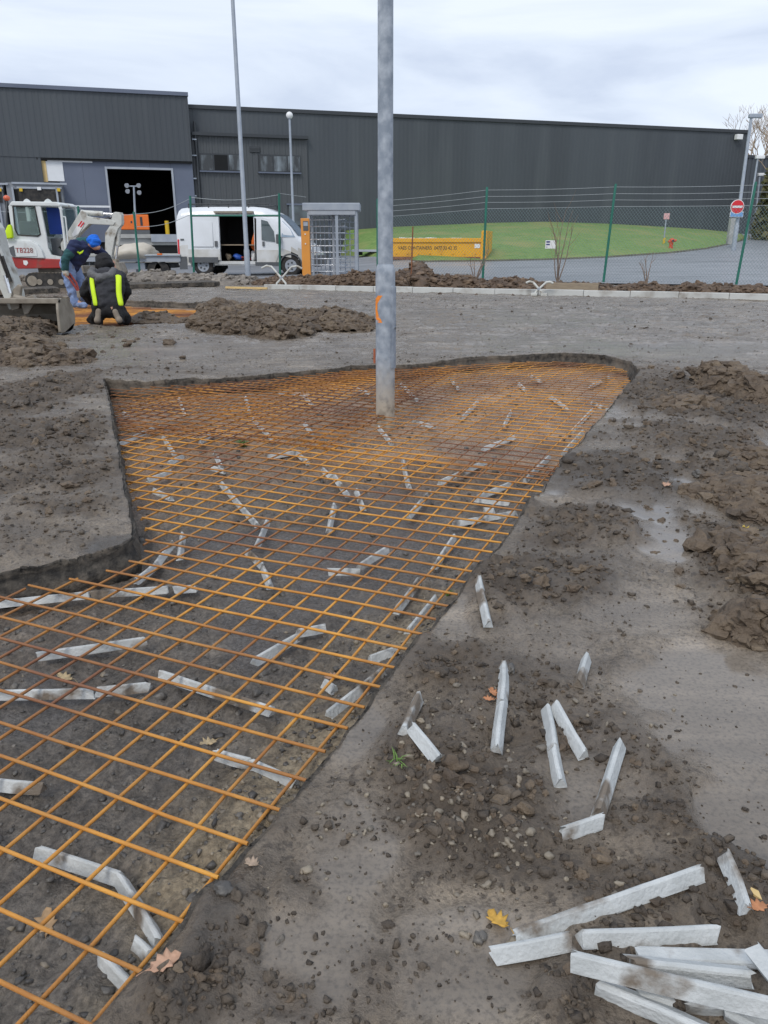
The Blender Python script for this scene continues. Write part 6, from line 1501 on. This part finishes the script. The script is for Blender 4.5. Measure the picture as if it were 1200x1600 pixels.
# ================================================================== PEOPLE
def flesh(name, chains, vox, m, parent=None, it=6, loc=None):
    """tapered limbs fused into one continuous skin"""
    mb = MB()
    for ch in chains:
        if len(ch) > 1: mb.tube([c[0] for c in ch], [c[1] for c in ch], 14)
        for c in ch: mb.ball(c[0], c[1], 2)
    o = mb.build(name, None)
    r = o.modifiers.new('r', 'REMESH'); r.mode = 'VOXEL'; r.voxel_size = vox
    s = o.modifiers.new('s', 'SMOOTH'); s.factor = .5; s.iterations = it
    dg = bpy.context.evaluated_depsgraph_get(); dg.update(); me = bpy.data.meshes.new_from_object(o.evaluated_get(dg)); old = o.data; bpy.data.objects.remove(o); bpy.data.meshes.remove(old)
    co_ = np.empty(len(me.vertices) * 3, np.float32); me.vertices.foreach_get('co', co_); co_ = co_.reshape(-1, 3); nr_ = np.empty(len(me.vertices) * 3, np.float32); me.vertices.foreach_get('normal', nr_); nr_ = nr_.reshape(-1, 3)
    if m not in (M['skin'], M['sole']):                 # cloth folds
        w_ = fbm(co_[:, 0] * 9 + co_[:, 2] * 5 + 40, co_[:, 2] * 16 - co_[:, 0] * 6 + co_[:, 1] * 7 + 40, 3, 5) - 0.5
        co_ = co_ + nr_ * (w_ * 0.05)[:, None]; me.vertices.foreach_set('co', co_.astype(np.float32).ravel()); me.update()
    me.name = name; me.materials.clear(); me.materials.append(m)
    me.polygons.foreach_set('use_smooth', np.ones(len(me.polygons), bool))
    return link(bpy.data.objects.new(name, me), parent)
def hand(w_, d, up, s=1.0, curl=.5):
    """five fingers leaving a palm; d: direction of the fingers, up: back of the hand"""
    d = Vector(d).normalized(); up = Vector(up).normalized(); sd_ = d.cross(up).normalized(); out = [[(w_, .030 * s), (w_ + d * .05 * s, .034 * s), (w_ + d * .085 * s, .032 * s)]]
    for k, (l, o) in enumerate(((.075, -.030), (.088, -.010), (.082, .010), (.064, .029))):
        a = w_ + d * .085 * s + sd_ * o * s; b = a + (d - up * curl * .5).normalized() * l * .5 * s; c = b + (d * .6 - up * curl).normalized() * l * .5 * s; out.append([(a, .011 * s), (b, .0095 * s), (c, .0085 * s)])
    a = w_ + d * .03 * s - sd_ * .03 * s; b = a + (d - sd_ * 1.1).normalized() * .04 * s; c = b + (d - up * .3).normalized() * .035 * s; out.append([(a, .014 * s), (b, .011 * s), (c, .009 * s)]); return out
# --- bent worker
BY = 14.9; BO = V(122, 478, BY); BO.z = -.13
def bp_(px, py, dy=0): return V(px, py, BY) - BO + Vector((0, dy, 0))
hipN, hipF = bp_(109, 417, -.09), bp_(111, 416, .10); knN, knF = bp_(114, 446, -.10), bp_(121, 445, .16); anN, anF = bp_(121, 470, -.10), bp_(128, 464, .20)
chest, neck = bp_(124, 392), bp_(137, 382); head = bp_(147, 380, -.02); shN, shF = bp_(122, 384, -.20), bp_(130, 383, .20)
elN, wrN = bp_(112, 404, -.30), bp_(110, 421, -.26); elF, wrF = bp_(150, 393, .24), bp_(166, 406, .18); waist = bp_(111, 409)
body_c = [[(hipN, .10), (knN, .068), (anN, .05)], [(hipF, .10), (knF, .068), (anF, .05)], [(waist, .15), (chest, .16), (neck, .07), (head, .085)], [(hipN, .11), (hipF, .11)], [(shN, .075), (elN, .052), (wrN, .035)], [(shF, .075), (elF, .052), (wrF, .035)], [(shN, .09), (shF, .09)],
          [(head + Vector((.02, 0, -.05)), .075), (head + Vector((.07, -.01, -.07)), .05), (head + Vector((.095, -.01, -.045)), .018)], [(head + Vector((-.02, -.09, -.03)), .02)], [(anN, .05), (anN + Vector((.12, -.02, -.06)), .04)], [(anF, .05), (anF + Vector((.12, -.02, -.06)), .04)]]
body_c += hand(wrN, (.15, 0, -1), (-1, -.2, 0), 1.1) + hand(wrF, (.6, 0, -1), (0, -.4, 1), 1.1)
p1 = flesh('person', body_c, .012, M['skin'], it=4); p1.location = BO; tag(p1, 'worker in navy jacket, jeans and bright blue hat bending over the far pit', 'person', 'workers')
flesh('jacket', [[(waist, .172), (waist.lerp(chest, .5), .19), (chest, .195), (chest.lerp(neck, .6), .15)], [(shN, .115), (chest, .15)], [(shF, .115), (chest, .15)], [(shN, .105), (shN.lerp(elN, .5), .085)], [(shF, .105), (elF, .08), (elF.lerp(wrF, .85), .06)], [(waist + Vector((0, 0, -.05)), .165)]], .018, M['navy'], p1)
flesh('sleeve', [[(shN.lerp(elN, .45), .088), (elN, .078), (elN.lerp(wrN, .9), .06)]], .015, M['teal'], p1); flesh('collar', [[(chest.lerp(neck, .35) + Vector((-.02, 0, .10)), .10), (neck + Vector((-.01, 0, .05)), .085), (neck, .10)]], .015, M['teal'], p1)
flesh('hi_vis_trim', [[(bp_(127, 392, -.22), .018), (bp_(131, 396, -.21), .02), (bp_(136, 391, -.17), .018)]], .008, M['hivis'], p1)
flesh('jeans', [[(hipN + Vector((0, 0, .06)), .135), (hipN, .13), (knN, .10), (anN + Vector((0, 0, -.03)), .085)], [(hipF + Vector((0, 0, .06)), .135), (hipF, .13), (knF, .10), (anF + Vector((0, 0, -.03)), .085)], [(hipN, .14), (hipF, .14)]], .018, M['jeans'], p1)
for a in (anN, anF): flesh('boot', [[(a + Vector((-.02, 0, .02)), .075), (a + Vector((-.02, 0, -.05)), .072), (a + Vector((.06, -.01, -.065)), .066), (a + Vector((.17, -.03, -.075)), .056)]], .012, M['jeans'], p1)
flesh('knit_hat', [[(head + Vector((.015, 0, .03)), .118), (head + Vector((-.015, 0, .045)), .112)]], .012, M['hatblue'], p1)
flesh('glove', [[(wrN + Vector((0, -.01, -.02)), .045), (wrN + Vector((.02, -.01, -.08)), .05)]], .01, M['glove'], p1)
tl = empty('hand_tool', bp_(113, 428, -.27) + BO, 0, 'red handled rebar tool held by the bent worker', 'tool'); d = bp_(129, 455, -.2) - bp_(113, 428, -.27)
MB().tube([(0, 0, 0), d * .55, d], .02, 8).build('handle', M['hose'], tl); MB().tube([Vector((.03, .05, .02)), d * .5 + Vector((.05, .05, 0)), d + Vector((.0, .02, 0))], .02, 8).build('handle', M['hose'], tl); MB().box(d - Vector((.03, .03, .1)), d + Vector((.03, .03, .02)), .01).build('jaw', M['muddysteel'], tl)
# --- kneeling worker seen from behind
KY = 11.3; KO = V(168, 508, KY); KO.z = 0
def kp(px, py, dy=0): return V(px, py, KY + dy) - KO
fL, fR = kp(153, 503), kp(187, 502); heL, heR = kp(154, 486, .02), kp(180, 487, .02); knL, knR = kp(148, 500, .45), kp(196, 497, .45)
hL, hR = kp(157, 481, .14), kp(179, 481, .14); wst, chs, nk, hd_ = kp(168, 466, .18), kp(167, 438, .30), kp(165, 424, .40), kp(163, 412, .46)
sL, sR = kp(147, 434, .30), kp(186, 434, .30); eL, eR = kp(134, 456, .36), kp(195, 456, .36); wL, wR = kp(144, 474, .58), kp(190, 474, .58)
kb_ = [[(hL, .10), (knL, .065), (heL.lerp(fL, .3) + Vector((0, .14, 0)), .038)], [(hR, .10), (knR, .065), (heR.lerp(fR, .3) + Vector((0, .14, 0)), .038)], [(hL, .12), (hR, .12)], [(wst, .15), (chs, .165), (nk, .065), (hd_, .09)], [(sL, .08), (eL, .055), (wL, .036)], [(sR, .08), (eR, .055), (wR, .036)], [(sL, .09), (sR, .09)], [(hd_ + Vector((0, .06, -.03)), .07), (hd_ + Vector((0, .11, -.04)), .025)], [(hd_ + Vector((-.085, 0, -.02)), .02)], [(hd_ + Vector((.085, 0, -.02)), .02)]] + hand(wL, (.2, .8, -.4), (0, .2, 1)) + hand(wR, (-.2, .8, -.4), (0, .2, 1))
p2 = flesh('person', kb_, .012, M['skin'], it=4); p2.location = KO; tag(p2, 'worker kneeling with his back turned, black jacket with yellow bands and dark hat', 'person', 'workers')
flesh('jacket', [[(wst + Vector((0, 0, -.10)), .185), (wst, .18), (wst.lerp(chs, .5), .19), (chs, .19)], [(sL, .11), (sR, .11)], [(wst + Vector((-.07, 0, -.06)), .14), (sL + Vector((.03, 0, -.05)), .13)], [(wst + Vector((.07, 0, -.06)), .14), (sR + Vector((-.03, 0, -.05)), .13)], [(hL + Vector((0, 0, .03)), .13), (hR + Vector((0, 0, .03)), .13)]], .018, M['charcoal'], p2)
flesh('sleeves', [[(sL, .105), (eL, .095), (wL.lerp(eL, .15), .06)], [(sR, .105), (eR, .095), (wR.lerp(eR, .15), .06)], [(chs + Vector((0, .14, .02)), .10)], [(sL + Vector((0, .05, 0)), .09), (sR + Vector((0, .05, 0)), .09)]], .016, M['blackcloth'], p2)
def band(xs_):
    pts = [kp(px, py, dy) for px, py, dy in xs_]; mb = MB(); prev = None
    for i, p in enumerate(pts):
        w_ = .042; c = [mb.bm.verts.new(p + Vector((-w_, .035 if p.x < 0 else .0, 0))), mb.bm.verts.new(p + Vector((-w_ * .4, -.004, 0))), mb.bm.verts.new(p + Vector((w_ * .4, -.004, 0))), mb.bm.verts.new(p + Vector((w_, .0 if p.x < 0 else .035, 0)))]
        if prev:
            for k in range(3): mb.bm.faces.new((prev[k], prev[k + 1], c[k + 1], c[k])).smooth = True
        prev = c
    o = mb.build('hi_vis_band', M['hivis'], p2); sm = o.modifiers.new('t', 'SOLIDIFY'); sm.thickness = .03; sm.offset = -1; ss = o.modifiers.new('s', 'SUBSURF'); ss.levels = ss.render_levels = 1; return o
band([(148, 424.5, .33), (144, 428, .22), (142, 434, .13), (143, 446, .07), (145, 458, .03), (147, 468, .0), (148, 478, -.03)]); band([(182, 424.5, .33), (184, 428, .22), (185, 434, .13), (185, 446, .07), (185, 458, .03), (187, 468, .0), (189, 478, -.03)])
hood = []
for k in range(13): a = math.pi * (0.88 + 1.24 * (k / 12)); hood.append((nk + Vector((math.cos(a) * .165, -.13 + math.sin(a) * .11, -.01 + math.sin(a) * .06)), .058))
flesh('hood', [hood, [(nk + Vector((-.08, -.25, -.05)), .055), (nk + Vector((0, -.29, -.09)), .065), (nk + Vector((.08, -.25, -.05)), .055)]], .014, M['hoodgrey'], p2)
flesh('knit_hat', [[(hd_ + Vector((0, -.01, .03)), .118), (hd_ + Vector((0, .02, .045)), .110)], [(hd_ + Vector((-.02, -.01, .0)), .115), (hd_ + Vector((.02, -.01, .0)), .115)]], .012, M['blackcloth'], p2)
flesh('trousers', [[(hL, .135), (knL, .105), (heL.lerp(fL, .3) + Vector((0, .08, 0)), .085)], [(hR, .135), (knR, .105), (heR.lerp(fR, .3) + Vector((0, .08, 0)), .085)], [(hL, .14), (hR, .14)]], .018, M['blackcloth'], p2)
for (f_, h_) in ((fL, heL), (fR, heR)):
    b_ = flesh('boot', [[(f_ + Vector((0, .04, .0)), .058), (h_ + Vector((0, .06, 0)), .055)], [(h_ + Vector((0, .05, .0)), .055), (h_ + Vector((0, .16, .02)), .055)]], .012, M['blackcloth'], p2)
    flesh('sole', [[(f_ + Vector((0, -.015, .02)), .05), (f_.lerp(h_, .45) + Vector((0, -.01, .0)), .04), (h_ + Vector((0, .0, .0)), .042)]], .010, M['sole'], b_)
# flatbed trailer and clutter before the dock
TR = 27.9; tr_ = empty('flatbed_trailer', V(205, 428, TR), 0, 'low grey flatbed trailer parked below the loading dock', 'trailer'); tr_.location.z = 0; ox = tr_.location
def tb(name, a, b, dy, dep, m, par=tr_): A_ = V(a[0], a[1], TR) - ox; B_ = V(b[0], b[1], TR) - ox; return MB().box((A_.x, dy, min(A_.z, B_.z)), (B_.x, dy + dep, max(A_.z, B_.z)), .01).build(name, M[m], par)
tb('bed', (118, 397), (282, 401), 0, 1.8, 'concrete'); tb('side_board', (118, 401), (282, 409), .02, .06, 'plate'); tb('chassis', (130, 411), (270, 419), .3, .8, 'trim'); tb('toolbox', (180, 411), (226, 421), .05, .4, 'plate')
for px in (240, 252): c = V(px, 422, TR) - ox; MB().tube([(c.x, .1, .26), (c.x, .34, .26)], .25, 18).build('wheel', M['rubber'], tr_)
tb('front_leg', (137, 409), (140, 430), .1, .08, 'plate'); tb('ramp', (226, 398), (282, 400), -.05, .04, 'galv_far'); tb('marker_strip', (246, 396), (254, 398.5), -.06, .05, 'orange')
pz_ = V(197, 404, TR); hp = cloud('sand_pile', [(0, 0, 0)], [.75], mat('pale_sand', (.48, .44, .37), (.55, .51, .44), sc=4, rough=.9), ICO3, seed=5, flat=(.4, .42)); hp.location = (pz_.x, TR + .6, V(197, 397, TR).z); tag(hp, 'pale sand pile on the flatbed trailer', 'sand pile')
